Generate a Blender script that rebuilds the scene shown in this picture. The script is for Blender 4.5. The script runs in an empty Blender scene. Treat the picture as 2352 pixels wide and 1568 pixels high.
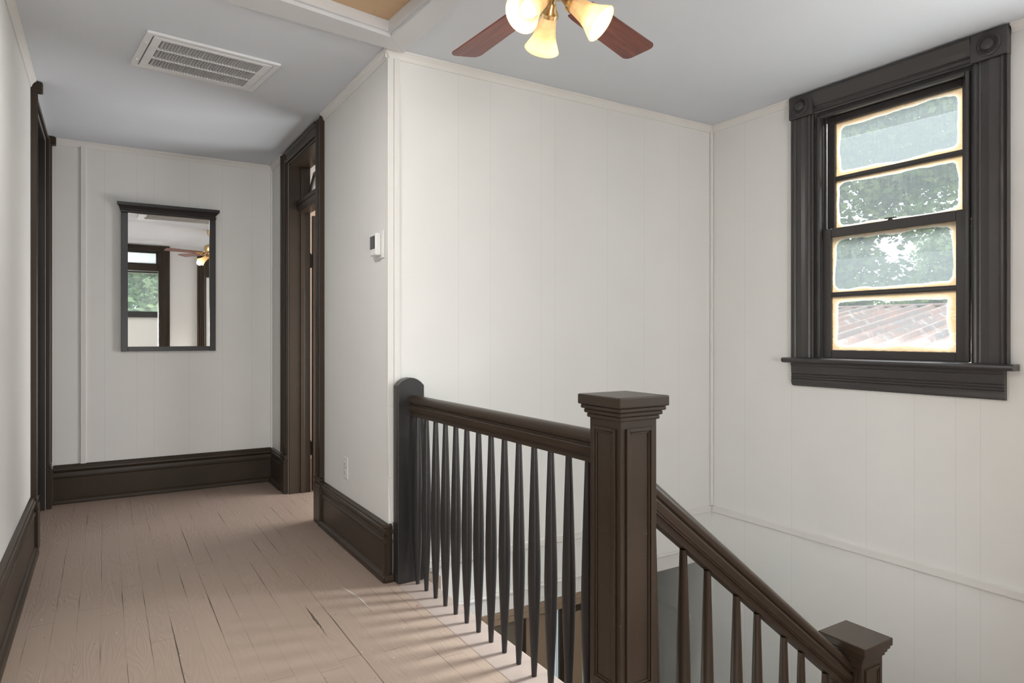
import bpy, bmesh, math, random
from mathutils import Vector, Matrix
R = math.radians
sc = bpy.context.scene
C = sc.collection

# ---------------------------------------------------------------- camera
CAMZ = 1.1967
cd = bpy.data.cameras.new('camera')
cam = bpy.data.objects.new('camera', cd); C.objects.link(cam)
cam.location = (0, 0, CAMZ)
cam.rotation_euler = (R(90), 0, R(-31.71))
cd.sensor_width = 36.0
cd.lens = 36.0 * 1515 / 2352
cd.shift_y = -13 / 2352
cd.clip_start = 0.02
sc.camera = cam

# ---------------------------------------------------------------- world, sun, exposure
w = bpy.data.worlds.new('sky'); sc.world = w; w.use_nodes = True
bg = w.node_tree.nodes['Background']
bg.inputs['Color'].default_value = (0.86, 0.93, 1.0, 1)
bg.inputs['Strength'].default_value = 3.4

def aim(o, d):
    o.rotation_euler = Vector(d).to_track_quat('-Z', 'Y').to_euler()

def lamp(name, kind, loc, energy, color=(1, 1, 1), **kw):
    l = bpy.data.lights.new(name, kind); l.energy = energy; l.color = color
    for k, v in kw.items(): setattr(l, k, v)
    o = bpy.data.objects.new(name, l); C.objects.link(o); o.location = loc
    return o
sun = lamp('sun', 'SUN', (8, 12, 10), 9.0, (1.0, 0.97, 0.92), angle=R(2))
az, el = R(12), R(48)
aim(sun, (-math.sin(az) * math.cos(el), -math.cos(az) * math.cos(el), -math.sin(el)))
wd = lamp('window_fill', 'AREA', (7.4, 1.35, 5.0), 1700, (1.0, 1.0, 1.0), shape='RECTANGLE', size=2.8, size_y=2.9, spread=R(70))  # added lamp outside the window, out of view, stands in for bright sky
aim(wd, (3.5 - 7.4, 1.9 - 1.35, 1.76 - 5.0))
# added fill lamps: one at an unseen landing opening, one in the back room
dl = lamp('landing_fill', 'AREA', (3.50, 0.45, 1.60), 36, (1.0, 1.0, 1.0), shape='RECTANGLE', size=0.96, size_y=1.46)
aim(dl, (-1, 0.35, 0))
dl2 = lamp('back_room_fill', 'AREA', (-0.22, -3.3, 0.95), 146, (1.0, 1.0, 0.99), shape='RECTANGLE', size=0.9, size_y=1.6)
aim(dl2, (0.06, 1, 0.12))
# added fill lamp in the side room, brightens the hall through the open door
sl1 = lamp('side_room_fill', 'AREA', (2.55, 4.45, 0.95), 80, (1.0, 1.0, 1.0), shape='RECTANGLE', size=1.0, size_y=1.5)
aim(sl1, (-1, -0.05, 0.18))
# added fill lamp without a fixture, out of view under the hall ceiling
hl = lamp('hall_fill', 'AREA', (0.0, 2.45, 2.575), 30, (1.0, 0.99, 0.97), shape='DISK', size=0.26)
sc.view_settings.view_transform = 'Standard'
sc.view_settings.look = 'None'
sc.view_settings.exposure = -0.42
sc.view_settings.gamma = 1.0
sc.view_settings.use_curve_mapping = False

# ---------------------------------------------------------------- dimensions
H = 2.60                 # ceiling
XL, XR = -0.345, 1.185   # hall walls
YF = 3.07                # far wall of the stairwell
XW = 3.475               # window wall
YE = 5.70                # end wall with the mirror
YB = -0.25               # wall behind the camera
ZB = -2.90               # lower storey floor

# ---------------------------------------------------------------- materials
def newmat(name):
    m = bpy.data.materials.new(name); m.use_nodes = True
    nt = m.node_tree
    return m, nt, nt.nodes['Principled BSDF'], nt.nodes['Material Output']

def N(nt, t, **kw):
    n = nt.nodes.new(t)
    for k, v in kw.items(): setattr(n, k, v)
    return n

def math_n(nt, op, a, b=None, c=None):
    n = N(nt, 'ShaderNodeMath', operation=op)
    for i, v in enumerate((a, b, c)):
        if v is None: continue
        if isinstance(v, (int, float)): n.inputs[i].default_value = v
        else: nt.links.new(v, n.inputs[i])
    return n.outputs[0]

def noise(nt, vec, scale, detail=3, rough=0.5, dims='3D'):
    n = N(nt, 'ShaderNodeTexNoise')
    n.inputs['Scale'].default_value = scale; n.inputs['Detail'].default_value = detail
    n.inputs['Roughness'].default_value = rough
    if vec is not None: nt.links.new(vec, n.inputs['Vector'])
    return n.outputs['Fac']

def mixc(nt, fac, a, b):
    n = N(nt, 'ShaderNodeMix', data_type='RGBA')
    for sock, v in ((n.inputs[0], fac), (n.inputs[6], a), (n.inputs[7], b)):
        if isinstance(v, (int, float)): sock.default_value = v
        elif isinstance(v, tuple): sock.default_value = (*v, 1)
        else: nt.links.new(v, sock)
    return n.outputs[2]

def scaled(nt, vec, s):
    n = N(nt, 'ShaderNodeMapping'); n.inputs['Scale'].default_value = s
    nt.links.new(vec, n.inputs['Vector']); return n.outputs[0]

def ramp(nt, fac, lo, hi):
    n = N(nt, 'ShaderNodeMapRange'); n.inputs[1].default_value = lo; n.inputs[2].default_value = hi
    nt.links.new(fac, n.inputs[0]); return n.outputs[0]

def bump(nt, height, bsdf, strength=0.2, dist=0.002):
    b = N(nt, 'ShaderNodeBump'); b.inputs['Strength'].default_value = strength
    b.inputs['Distance'].default_value = dist
    nt.links.new(height, b.inputs['Height']); nt.links.new(b.outputs[0], bsdf.inputs['Normal'])

def paint(name, col, rough=0.5, var=0.06, nscale=6, bstr=0.15, bscale=180, metal=0.0, spec=0.5, coat=0):
    m, nt, b, _ = newmat(name)
    tc = N(nt, 'ShaderNodeTexCoord').outputs['Object']
    f = noise(nt, tc, nscale, 4)
    nt.links.new(mixc(nt, f, tuple(c * (1 - var) for c in col), tuple(c * (1 + var) for c in col)), b.inputs['Base Color'])
    b.inputs['Roughness'].default_value = rough; b.inputs['Metallic'].default_value = metal
    b.inputs['Specular IOR Level'].default_value = spec
    b.inputs['Coat Weight'].default_value = coat
    if bstr: bump(nt, noise(nt, tc, bscale, 2), b, bstr, 0.001)
    return m

WALLC = (0.79, 0.785, 0.76)
def wall_mat(name, axis, grooves, col=WALLC, seam_z=None):
    """painted sheet panelling with fine vertical grooves"""
    m, nt, b, _ = newmat(name)
    tc = N(nt, 'ShaderNodeTexCoord').outputs['Object']
    sep = N(nt, 'ShaderNodeSeparateXYZ'); nt.links.new(tc, sep.inputs[0])
    u = sep.outputs[axis]
    tot = None
    for g in grooves:
        c = math_n(nt, 'COMPARE', u, g, 0.0016)
        tot = c if tot is None else math_n(nt, 'ADD', tot, c)
    f = noise(nt, tc, 3, 3)
    streak = noise(nt, scaled(nt, tc, (60, 60, 1.5)), 2, 3)
    base = mixc(nt, f, tuple(c * 0.97 for c in col), tuple(min(1, c * 1.03) for c in col))
    h = math_n(nt, 'MULTIPLY', streak, 0.25)
    if tot is not None:
        base = mixc(nt, math_n(nt, 'MULTIPLY', tot, 0.17), base, tuple(c * 0.45 for c in col))
        h = math_n(nt, 'SUBTRACT', h, tot)
    nt.links.new(base, b.inputs['Base Color'])
    b.inputs['Roughness'].default_value = 0.55
    b.inputs['Specular IOR Level'].default_value = 0.3
    bump(nt, h, b, 0.35, 0.0012)
    return m

def brown_mat(name, col, rough=0.33, spec=0.26):
    m, nt, b, _ = newmat(name)
    tc = N(nt, 'ShaderNodeTexCoord').outputs['Object']
    f = noise(nt, tc, 4, 5, 0.6)
    chip = ramp(nt, noise(nt, tc, 95, 2), 0.755, 0.775)
    base = mixc(nt, f, tuple(c * 0.82 for c in col), tuple(c * 1.2 for c in col))
    base = mixc(nt, math_n(nt, 'MULTIPLY', chip, 0.35), base, (0.35, 0.31, 0.28))
    nt.links.new(base, b.inputs['Base Color'])
    b.inputs['Roughness'].default_value = rough
    b.inputs['Specular IOR Level'].default_value = spec
    grain = noise(nt, scaled(nt, tc, (1, 1, 0.25)), 70, 3)
    bump(nt, math_n(nt, 'ADD', grain, math_n(nt, 'MULTIPLY', noise(nt, tc, 300, 2), 0.4)), b, 0.22, 0.0015)
    return m

BROWN = (0.040, 0.0275, 0.0185)
M = {}
M['brown'] = brown_mat('brown_gloss_paint', BROWN)
M['charcoal'] = brown_mat('charcoal_gloss_paint', (0.027, 0.0248, 0.0245), 0.30, 0.40)
M['winpaint'] = brown_mat('window_trim_paint', (0.046, 0.041, 0.040), 0.30, 0.5)
M['ceiling'] = paint('ceiling_paint', (0.675, 0.705, 0.75), 0.8, 0.03, 2, 0.12, 120, spec=0.2)
M['whitetrim'] = paint('white_trim_paint', (0.76, 0.745, 0.715), 0.5, 0.03, 5, 0.1, 90)
M['hatchtrim'] = paint('hatch_trim_paint', (0.66, 0.665, 0.675), 0.6, 0.03, 5, 0.1, 90)
M['vent'] = paint('white_enamel', (0.76, 0.765, 0.77), 0.4, 0.02, 5, 0)
M['louvre'] = paint('dusty_louvre_grey', (0.55, 0.55, 0.55), 0.6, 0.12, 25, 0)
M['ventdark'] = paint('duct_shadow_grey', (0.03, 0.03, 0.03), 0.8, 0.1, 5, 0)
M['plastic'] = paint('white_plastic', (0.80, 0.795, 0.775), 0.35, 0.02, 5, 0)
M['slot'] = paint('dark_slot', (0.06, 0.055, 0.05), 0.6, 0.1, 5, 0)
M['screen'] = paint('dark_lcd', (0.025, 0.027, 0.028), 0.15, 0.2, 30, 0)
M['brass'] = paint('satin_brass', (0.62, 0.44, 0.22), 0.28, 0.08, 8, 0.05, 60, metal=1.0)
M['iron'] = paint('dark_hinge_metal', (0.05, 0.045, 0.04), 0.4, 0.15, 8, 0.1, 60, metal=0.6)
M['tanwall'] = paint('tan_room_paint', (0.62, 0.50, 0.41), 0.7, 0.04, 3, 0.1, 60)
M['lowwood'] = paint('olive_brown_paint', (0.16, 0.13, 0.095), 0.5, 0.12, 4, 0.15, 60)
M['lowwood2'] = paint('tan_brown_paint', (0.27, 0.19, 0.125), 0.5, 0.12, 4, 0.15, 60)
M['treads'] = paint('stair_tread_paint', (0.27, 0.19, 0.15), 0.45, 0.1, 5, 0.2, 60)
M['lowfloor'] = paint('lower_floor_boards', (0.25, 0.17, 0.12), 0.45, 0.1, 5, 0.2, 60)

def wood_floor(name, col, width, axis=0, off=0.0, length=1.9):
    m, nt, b, _ = newmat(name)
    tc = N(nt, 'ShaderNodeTexCoord').outputs['Object']
    sep = N(nt, 'ShaderNodeSeparateXYZ'); nt.links.new(tc, sep.inputs[0])
    x, y = sep.outputs[axis], sep.outputs[1 - axis]
    warp = math_n(nt, 'MULTIPLY', math_n(nt, 'SUBTRACT', noise(nt, tc, 2.2, 2), 0.5), 0.006)
    q = math_n(nt, 'DIVIDE', math_n(nt, 'ADD', math_n(nt, 'SUBTRACT', x, off), warp), width)
    idx = math_n(nt, 'FLOOR', q)
    fr = math_n(nt, 'FRACT', q)
    dist = math_n(nt, 'MULTIPLY', math_n(nt, 'MINIMUM', fr, math_n(nt, 'SUBTRACT', 1.0, fr)), width)
    wn = N(nt, 'ShaderNodeTexWhiteNoise', noise_dimensions='1D'); nt.links.new(idx, wn.inputs['W'])
    rnd = wn.outputs['Value']
    # end joints
    q2 = math_n(nt, 'ADD', math_n(nt, 'DIVIDE', y, length), math_n(nt, 'MULTIPLY', rnd, 7.3))
    fr2 = math_n(nt, 'FRACT', q2)
    d2 = math_n(nt, 'MULTIPLY', math_n(nt, 'MINIMUM', fr2, math_n(nt, 'SUBTRACT', 1.0, fr2)), length)
    # seams open and close along the board
    brk = noise(nt, scaled(nt, tc, (14, 1.6, 1) if axis == 0 else (1.6, 14, 1)), 1.0, 3)
    wid = math_n(nt, 'MULTIPLY', ramp(nt, brk, 0.50, 0.74), 0.0032)
    seam = math_n(nt, 'LESS_THAN', dist, wid)
    hair = math_n(nt, 'MULTIPLY', math_n(nt, 'LESS_THAN', dist, 0.0010), 0.22)
    endj = math_n(nt, 'MULTIPLY', math_n(nt, 'LESS_THAN', d2, 0.0016), 0.45)
    line = math_n(nt, 'MAXIMUM', math_n(nt, 'MAXIMUM', math_n(nt, 'MULTIPLY', seam, 0.85), hair), endj)
    # raised grain under the paint
    mp = N(nt, 'ShaderNodeCombineXYZ')
    nt.links.new(math_n(nt, 'MULTIPLY', x, 1.0), mp.inputs[0])
    nt.links.new(math_n(nt, 'MULTIPLY', y, 0.10), mp.inputs[1])
    nt.links.new(math_n(nt, 'MULTIPLY', idx, 3.7), mp.inputs[2])
    n1 = noise(nt, mp.outputs[0], 9, 2)
    rings = math_n(nt, 'SINE', math_n(nt, 'MULTIPLY', n1, 150.0))
    patch = ramp(nt, noise(nt, tc, 2.6, 2), 0.35, 0.62)
    grain = math_n(nt, 'MULTIPLY', rings, patch)
    wear = noise(nt, tc, 1.7, 4, 0.6)
    base = mixc(nt, wear, tuple(c * 0.87 for c in col), tuple(c * 1.12 for c in col))
    base = mixc(nt, math_n(nt, 'MULTIPLY', rnd, 0.10), base, tuple(c * 0.6 for c in col))
    base = mixc(nt, math_n(nt, 'MULTIPLY', math_n(nt, 'ADD', math_n(nt, 'MULTIPLY', grain, 0.5), 0.5), 0.15), base, tuple(min(1, c * 1.5) for c in col))
    speck = ramp(nt, noise(nt, tc, 55, 1), 0.775, 0.79)
    base = mixc(nt, math_n(nt, 'MULTIPLY', speck, 0.7), base, (0.7, 0.62, 0.58))
    dspeck = ramp(nt, noise(nt, tc, 48, 1), 0.235, 0.215)
    base = mixc(nt, math_n(nt, 'MULTIPLY', dspeck, 0.8), base, (0.03, 0.02, 0.016))
    # a curved white scuff and one long gouge along a board, both worn into the paint
    def sub(a, k): return math_n(nt, 'SUBTRACT', a, k)
    rad = math_n(nt, 'SQRT', math_n(nt, 'ADD', math_n(nt, 'POWER', sub(x, 0.178), 2.0), math_n(nt, 'POWER', sub(y, 2.878), 2.0)))
    arc = ramp(nt, math_n(nt, 'ABSOLUTE', sub(rad, 0.8136)), 0.0055, 0.0015)
    arc = math_n(nt, 'MULTIPLY', arc, math_n(nt, 'MULTIPLY', math_n(nt, 'GREATER_THAN', x, 0.9), ramp(nt, math_n(nt, 'ABSOLUTE', sub(y, 2.955)), 0.172, 0.10)))
    base = mixc(nt, math_n(nt, 'MULTIPLY', arc, 0.55), base, (0.72, 0.70, 0.68))
    gx = math_n(nt, 'ABSOLUTE', sub(sub(x, 0.756), math_n(nt, 'MULTIPLY', sub(noise(nt, tc, 25, 2), 0.5), 0.010)))
    gy = math_n(nt, 'ABSOLUTE', sub(y, 2.80))
    gouge = math_n(nt, 'LESS_THAN', math_n(nt, 'ADD', gx, math_n(nt, 'MULTIPLY', gy, 0.030)), 0.0056)
    line = math_n(nt, 'MAXIMUM', line, math_n(nt, 'MULTIPLY', gouge, 0.8))
    base = mixc(nt, line, base, (0.035, 0.024, 0.018))
    nt.links.new(base, b.inputs['Base Color'])
    rg = N(nt, 'ShaderNodeMapRange'); rg.inputs[3].default_value = 0.34; rg.inputs[4].default_value = 0.52
    nt.links.new(wear, rg.inputs[0]); nt.links.new(rg.outputs[0], b.inputs['Roughness'])
    hgt = math_n(nt, 'SUBTRACT', math_n(nt, 'MULTIPLY', grain, 0.32), math_n(nt, 'MULTIPLY', line, 1.6))
    hgt = math_n(nt, 'ADD', hgt, math_n(nt, 'MULTIPLY', noise(nt, tc, 8, 3), 0.8))
    bump(nt, hgt, b, 0.35, 0.003)
    return m
FLOORC = (0.325, 0.246, 0.198)
M['floor'] = wood_floor('painted_floorboards', FLOORC, 0.0833, 0, -0.013)
M['nosing'] = paint('painted_edge_board', (0.33, 0.265, 0.235), 0.42, 0.08, 3, 0.2, 40)

def hatch_wood():
    m, nt, b, _ = newmat('raw_tan_plywood')
    tc = N(nt, 'ShaderNodeTexCoord').outputs['Object']
    f = noise(nt, scaled(nt, tc, (3, 18, 3)), 1.5, 5, 0.6)
    base = mixc(nt, f, (0.50, 0.33, 0.19), (0.66, 0.47, 0.29))
    d = ramp(nt, noise(nt, tc, 7, 4, 0.7), 0.62, 0.75)
    base = mixc(nt, math_n(nt, 'MULTIPLY', d, 0.4), base, (0.2, 0.13, 0.08))
    nt.links.new(base, b.inputs['Base Color']); b.inputs['Roughness'].default_value = 0.6
    return m
M['hatch'] = hatch_wood()

def blade_wood():
    m, nt, b, _ = newmat('cherry_blade_wood')
    tc = N(nt, 'ShaderNodeTexCoord').outputs['Object']
    f = noise(nt, scaled(nt, tc, (2.0, 34, 8)), 2.0, 5, 0.65)
    base = mixc(nt, ramp(nt, f, 0.3, 0.7), (0.085, 0.018, 0.012), (0.25, 0.068, 0.042))
    nt.links.new(base, b.inputs['Base Color']); b.inputs['Roughness'].default_value = 0.3
    return m
M['blade'] = blade_wood()

def emis_mat(name, col, strength):
    m, nt, b, _ = newmat(name)
    b.inputs['Base Color'].default_value = (*col, 1)
    b.inputs['Emission Color'].default_value = (*col, 1)
    b.inputs['Emission Strength'].default_value = strength
    return m
M['bulb'] = emis_mat('lit_bulb', (1.0, 0.93, 0.80), 3.0)

def shade_mat():
    m, nt, b, out = newmat('alabaster_glass')
    tc = N(nt, 'ShaderNodeTexCoord').outputs['Object']
    f = noise(nt, scaled(nt, tc, (6, 6, 26)), 3, 4, 0.6)
    col = mixc(nt, ramp(nt, f, 0.3, 0.7), (0.74, 0.60, 0.39), (0.84, 0.73, 0.54))
    tr = N(nt, 'ShaderNodeBsdfTranslucent'); nt.links.new(col, tr.inputs['Color'])
    tp = N(nt, 'ShaderNodeBsdfTransparent'); nt.links.new(col, tp.inputs['Color'])
    df = N(nt, 'ShaderNodeBsdfPrincipled'); nt.links.new(col, df.inputs['Base Color']); df.inputs['Roughness'].default_value = 0.3
    nt.links.new(col, df.inputs['Emission Color']); df.inputs['Emission Strength'].default_value = 0.45
    m1 = N(nt, 'ShaderNodeMixShader'); m1.inputs[0].default_value = 0.45
    nt.links.new(tr.outputs[0], m1.inputs[1]); nt.links.new(df.outputs[0], m1.inputs[2])
    m2 = N(nt, 'ShaderNodeMixShader'); m2.inputs[0].default_value = 0.35
    nt.links.new(m1.outputs[0], m2.inputs[1]); nt.links.new(tp.outputs[0], m2.inputs[2])
    nt.links.new(m2.outputs[0], out.inputs['Surface'])
    return m
M['shade'] = shade_mat()

def mirror_mat():
    m, nt, b, _ = newmat('silvered_mirror_glass')
    b.inputs['Base Color'].default_value = (0.93, 0.935, 0.93, 1)
    b.inputs['Metallic'].default_value = 1; b.inputs['Roughness'].default_value = 0.012
    return m
M['mirror'] = mirror_mat()

def pane_mat(name, pw, ph, margin, haze, reflect_lo=None, lo_z=0.5, seed=0.0):
    """old window glass: dusty, with a painted-in reflection band and a wide ragged border of smeared cream paint"""
    m, nt, b, out = newmat(name)
    g = N(nt, 'ShaderNodeTexCoord').outputs['Generated']
    sep = N(nt, 'ShaderNodeSeparateXYZ'); nt.links.new(g, sep.inputs[0])
    u = math_n(nt, 'MULTIPLY', sep.outputs[1], pw); v = math_n(nt, 'MULTIPLY', sep.outputs[2], ph)
    du = math_n(nt, 'MINIMUM', u, math_n(nt, 'SUBTRACT', pw, u))
    dv = math_n(nt, 'MINIMUM', v, math_n(nt, 'SUBTRACT', ph, v))
    cmb = N(nt, 'ShaderNodeCombineXYZ'); nt.links.new(u, cmb.inputs[0]); nt.links.new(v, cmb.inputs[1]); cmb.inputs[2].default_value = seed
    vec = cmb.outputs[0]
    # rounded inner corner of the smear
    ax = math_n(nt, 'MAXIMUM', math_n(nt, 'SUBTRACT', 0.055, du), 0.0)
    ay = math_n(nt, 'MAXIMUM', math_n(nt, 'SUBTRACT', 0.055, dv), 0.0)
    rr = math_n(nt, 'SUBTRACT', 0.055, math_n(nt, 'SQRT', math_n(nt, 'ADD', math_n(nt, 'MULTIPLY', ax, ax), math_n(nt, 'MULTIPLY', ay, ay))))
    low = math_n(nt, 'MULTIPLY', math_n(nt, 'SUBTRACT', noise(nt, vec, 5.0, 3), 0.5), 0.055)
    d = math_n(nt, 'ADD', rr, low)
    pf = N(nt, 'ShaderNodeMapRange', interpolation_type='SMOOTHSTEP')
    pf.inputs[1].default_value = margin + 0.0035; pf.inputs[2].default_value = margin - 0.0035
    nt.links.new(d, pf.inputs[0])
    brush = noise(nt, scaled(nt, vec, (3, 14, 1)), 9, 4, 0.7)
    alpha = math_n(nt, 'MULTIPLY', pf.outputs[0], ramp(nt, brush, 0.05, 0.45))
    rim = ramp(nt, math_n(nt, 'ADD', math_n(nt, 'MINIMUM', du, dv), math_n(nt, 'MULTIPLY', math_n(nt, 'SUBTRACT', noise(nt, vec, 30, 3), 0.5), 0.010)), 0.0055, 0.0015)
    pcol = mixc(nt, brush, (0.78, 0.60, 0.38), (0.93, 0.84, 0.68))
    pcol = mixc(nt, math_n(nt, 'MULTIPLY', ramp(nt, d, margin * 0.35, margin), 0.85), pcol, (1.0, 0.98, 0.93))
    pcol = mixc(nt, math_n(nt, 'MULTIPLY', rim, 0.85), pcol, (0.07, 0.05, 0.035))
    tr = N(nt, 'ShaderNodeBsdfTranslucent'); nt.links.new(mixc(nt, 0.70, pcol, (0, 0, 0)), tr.inputs['Color'])
    df = N(nt, 'ShaderNodeBsdfDiffuse'); nt.links.new(pcol, df.inputs['Color'])
    tpc = N(nt, 'ShaderNodeBsdfTransparent'); nt.links.new(pcol, tpc.inputs['Color'])
    pm = N(nt, 'ShaderNodeMixShader'); pm.inputs[0].default_value = 0.45
    nt.links.new(tr.outputs[0], pm.inputs[1]); nt.links.new(df.outputs[0], pm.inputs[2])
    pm2 = N(nt, 'ShaderNodeMixShader'); pm2.inputs[0].default_value = 0.12
    nt.links.new(pm.outputs[0], pm2.inputs[1]); nt.links.new(tpc.outputs[0], pm2.inputs[2])
    # dusty glass, with a reflection edge painted in as a hazier lower band
    hz = N(nt, 'ShaderNodeBsdfTranslucent'); hz.inputs['Color'].default_value = (0.060, 0.068, 0.070, 1)
    tp = N(nt, 'ShaderNodeBsdfTransparent'); tp.inputs['Color'].default_value = (0.95, 0.975, 0.97, 1)
    streak = noise(nt, scaled(nt, vec, (60, 3, 1)), 2.5, 3)
    dots = ramp(nt, noise(nt, vec, 130, 1), 0.70, 0.74)
    hf = math_n(nt, 'MULTIPLY', math_n(nt, 'ADD', 0.55, math_n(nt, 'MULTIPLY', streak, 0.9)), haze)
    if reflect_lo is not None:
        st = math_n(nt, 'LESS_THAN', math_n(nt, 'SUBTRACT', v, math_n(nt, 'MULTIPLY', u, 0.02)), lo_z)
        hf = math_n(nt, 'ADD', hf, math_n(nt, 'MULTIPLY', st, reflect_lo))
    hf = math_n(nt, 'MINIMUM', math_n(nt, 'ADD', hf, math_n(nt, 'MULTIPLY', dots, 0.10)), 0.9)
    gm = N(nt, 'ShaderNodeMixShader'); nt.links.new(hf, gm.inputs[0])
    nt.links.new(tp.outputs[0], gm.inputs[1]); nt.links.new(hz.outputs[0], gm.inputs[2])
    gl = N(nt, 'ShaderNodeBsdfGlossy'); gl.inputs['Roughness'].default_value = 0.03
    fm = N(nt, 'ShaderNodeMixShader'); fm.inputs[0].default_value = 0.04
    nt.links.new(gm.outputs[0], fm.inputs[1]); nt.links.new(gl.outputs[0], fm.inputs[2])
    fin = N(nt, 'ShaderNodeMixShader'); nt.links.new(alpha, fin.inputs[0])
    nt.links.new(fm.outputs[0], fin.inputs[1]); nt.links.new(pm2.outputs[0], fin.inputs[2])
    nt.links.new(fin.outputs[0], out.inputs['Surface'])
    return m

def simple_glass(name, haze=0.1, col=(0.95, 0.98, 0.98)):
    m, nt, b, out = newmat(name)
    tc = N(nt, 'ShaderNodeTexCoord').outputs['Object']
    tp = N(nt, 'ShaderNodeBsdfTransparent'); tp.inputs['Color'].default_value = (*col, 1)
    hz = N(nt, 'ShaderNodeBsdfTranslucent'); hz.inputs['Color'].default_value = (0.85, 0.92, 0.94, 1)
    a = N(nt, 'ShaderNodeMixShader')
    nt.links.new(math_n(nt, 'MULTIPLY', noise(nt, scaled(nt, tc, (30, 30, 2)), 2, 3), haze * 2), a.inputs[0])
    nt.links.new(tp.outputs[0], a.inputs[1]); nt.links.new(hz.outputs[0], a.inputs[2])
    gl = N(nt, 'ShaderNodeBsdfGlossy'); gl.inputs['Roughness'].default_value = 0.03
    c = N(nt, 'ShaderNodeMixShader'); c.inputs[0].default_value = 0.05
    nt.links.new(a.outputs[0], c.inputs[1]); nt.links.new(gl.outputs[0], c.inputs[2])
    nt.links.new(c.outputs[0], out.inputs['Surface'])
    return m
M['glass'] = simple_glass('old_clear_glass')

def leaf_mat(name, c1, c2):
    m, nt, b, out = newmat(name)
    tc = N(nt, 'ShaderNodeTexCoord').outputs['Object']
    col = mixc(nt, ramp(nt, noise(nt, tc, 2.5, 3), 0.3, 0.7), c1, c2)
    df = N(nt, 'ShaderNodeBsdfDiffuse'); nt.links.new(col, df.inputs['Color'])
    tr = N(nt, 'ShaderNodeBsdfTranslucent'); nt.links.new(col, tr.inputs['Color'])
    a = N(nt, 'ShaderNodeMixShader'); a.inputs[0].default_value = 0.4
    nt.links.new(df.outputs[0], a.inputs[1]); nt.links.new(tr.outputs[0], a.inputs[2])
    nt.links.new(a.outputs[0], out.inputs['Surface'])
    return m
M['leaf'] = leaf_mat('maple_leaves', (0.10, 0.15, 0.075), (0.28, 0.34, 0.13))
M['leaf2'] = leaf_mat('pale_leaves', (0.17, 0.24, 0.14), (0.33, 0.40, 0.21))
M['bark'] = paint('bark', (0.10, 0.075, 0.055), 0.9, 0.3, 8, 0.6, 20)
M['grass'] = paint('lawn', (0.10, 0.16, 0.05), 0.9, 0.3, 2, 0.5, 30)
M['siding'] = paint('white_siding', (0.75, 0.78, 0.80), 0.6, 0.03, 4, 0.1, 40)

def roof_mat():
    m, nt, b, _ = newmat('weathered_metal_roofing')
    tc = N(nt, 'ShaderNodeTexCoord').outputs['Object']
    f = noise(nt, scaled(nt, tc, (0.5, 3, 1)), 2.2, 5, 0.7)
    base = mixc(nt, ramp(nt, f, 0.35, 0.65), (0.23, 0.20, 0.195), (0.36, 0.20, 0.16))
    base = mixc(nt, ramp(nt, noise(nt, tc, 5, 4, 0.7), 0.55, 0.75), base, (0.55, 0.50, 0.48))
    nt.links.new(base, b.inputs['Base Color']); b.inputs['Roughness'].default_value = 0.55
    return m
M['roof'] = roof_mat()

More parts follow.
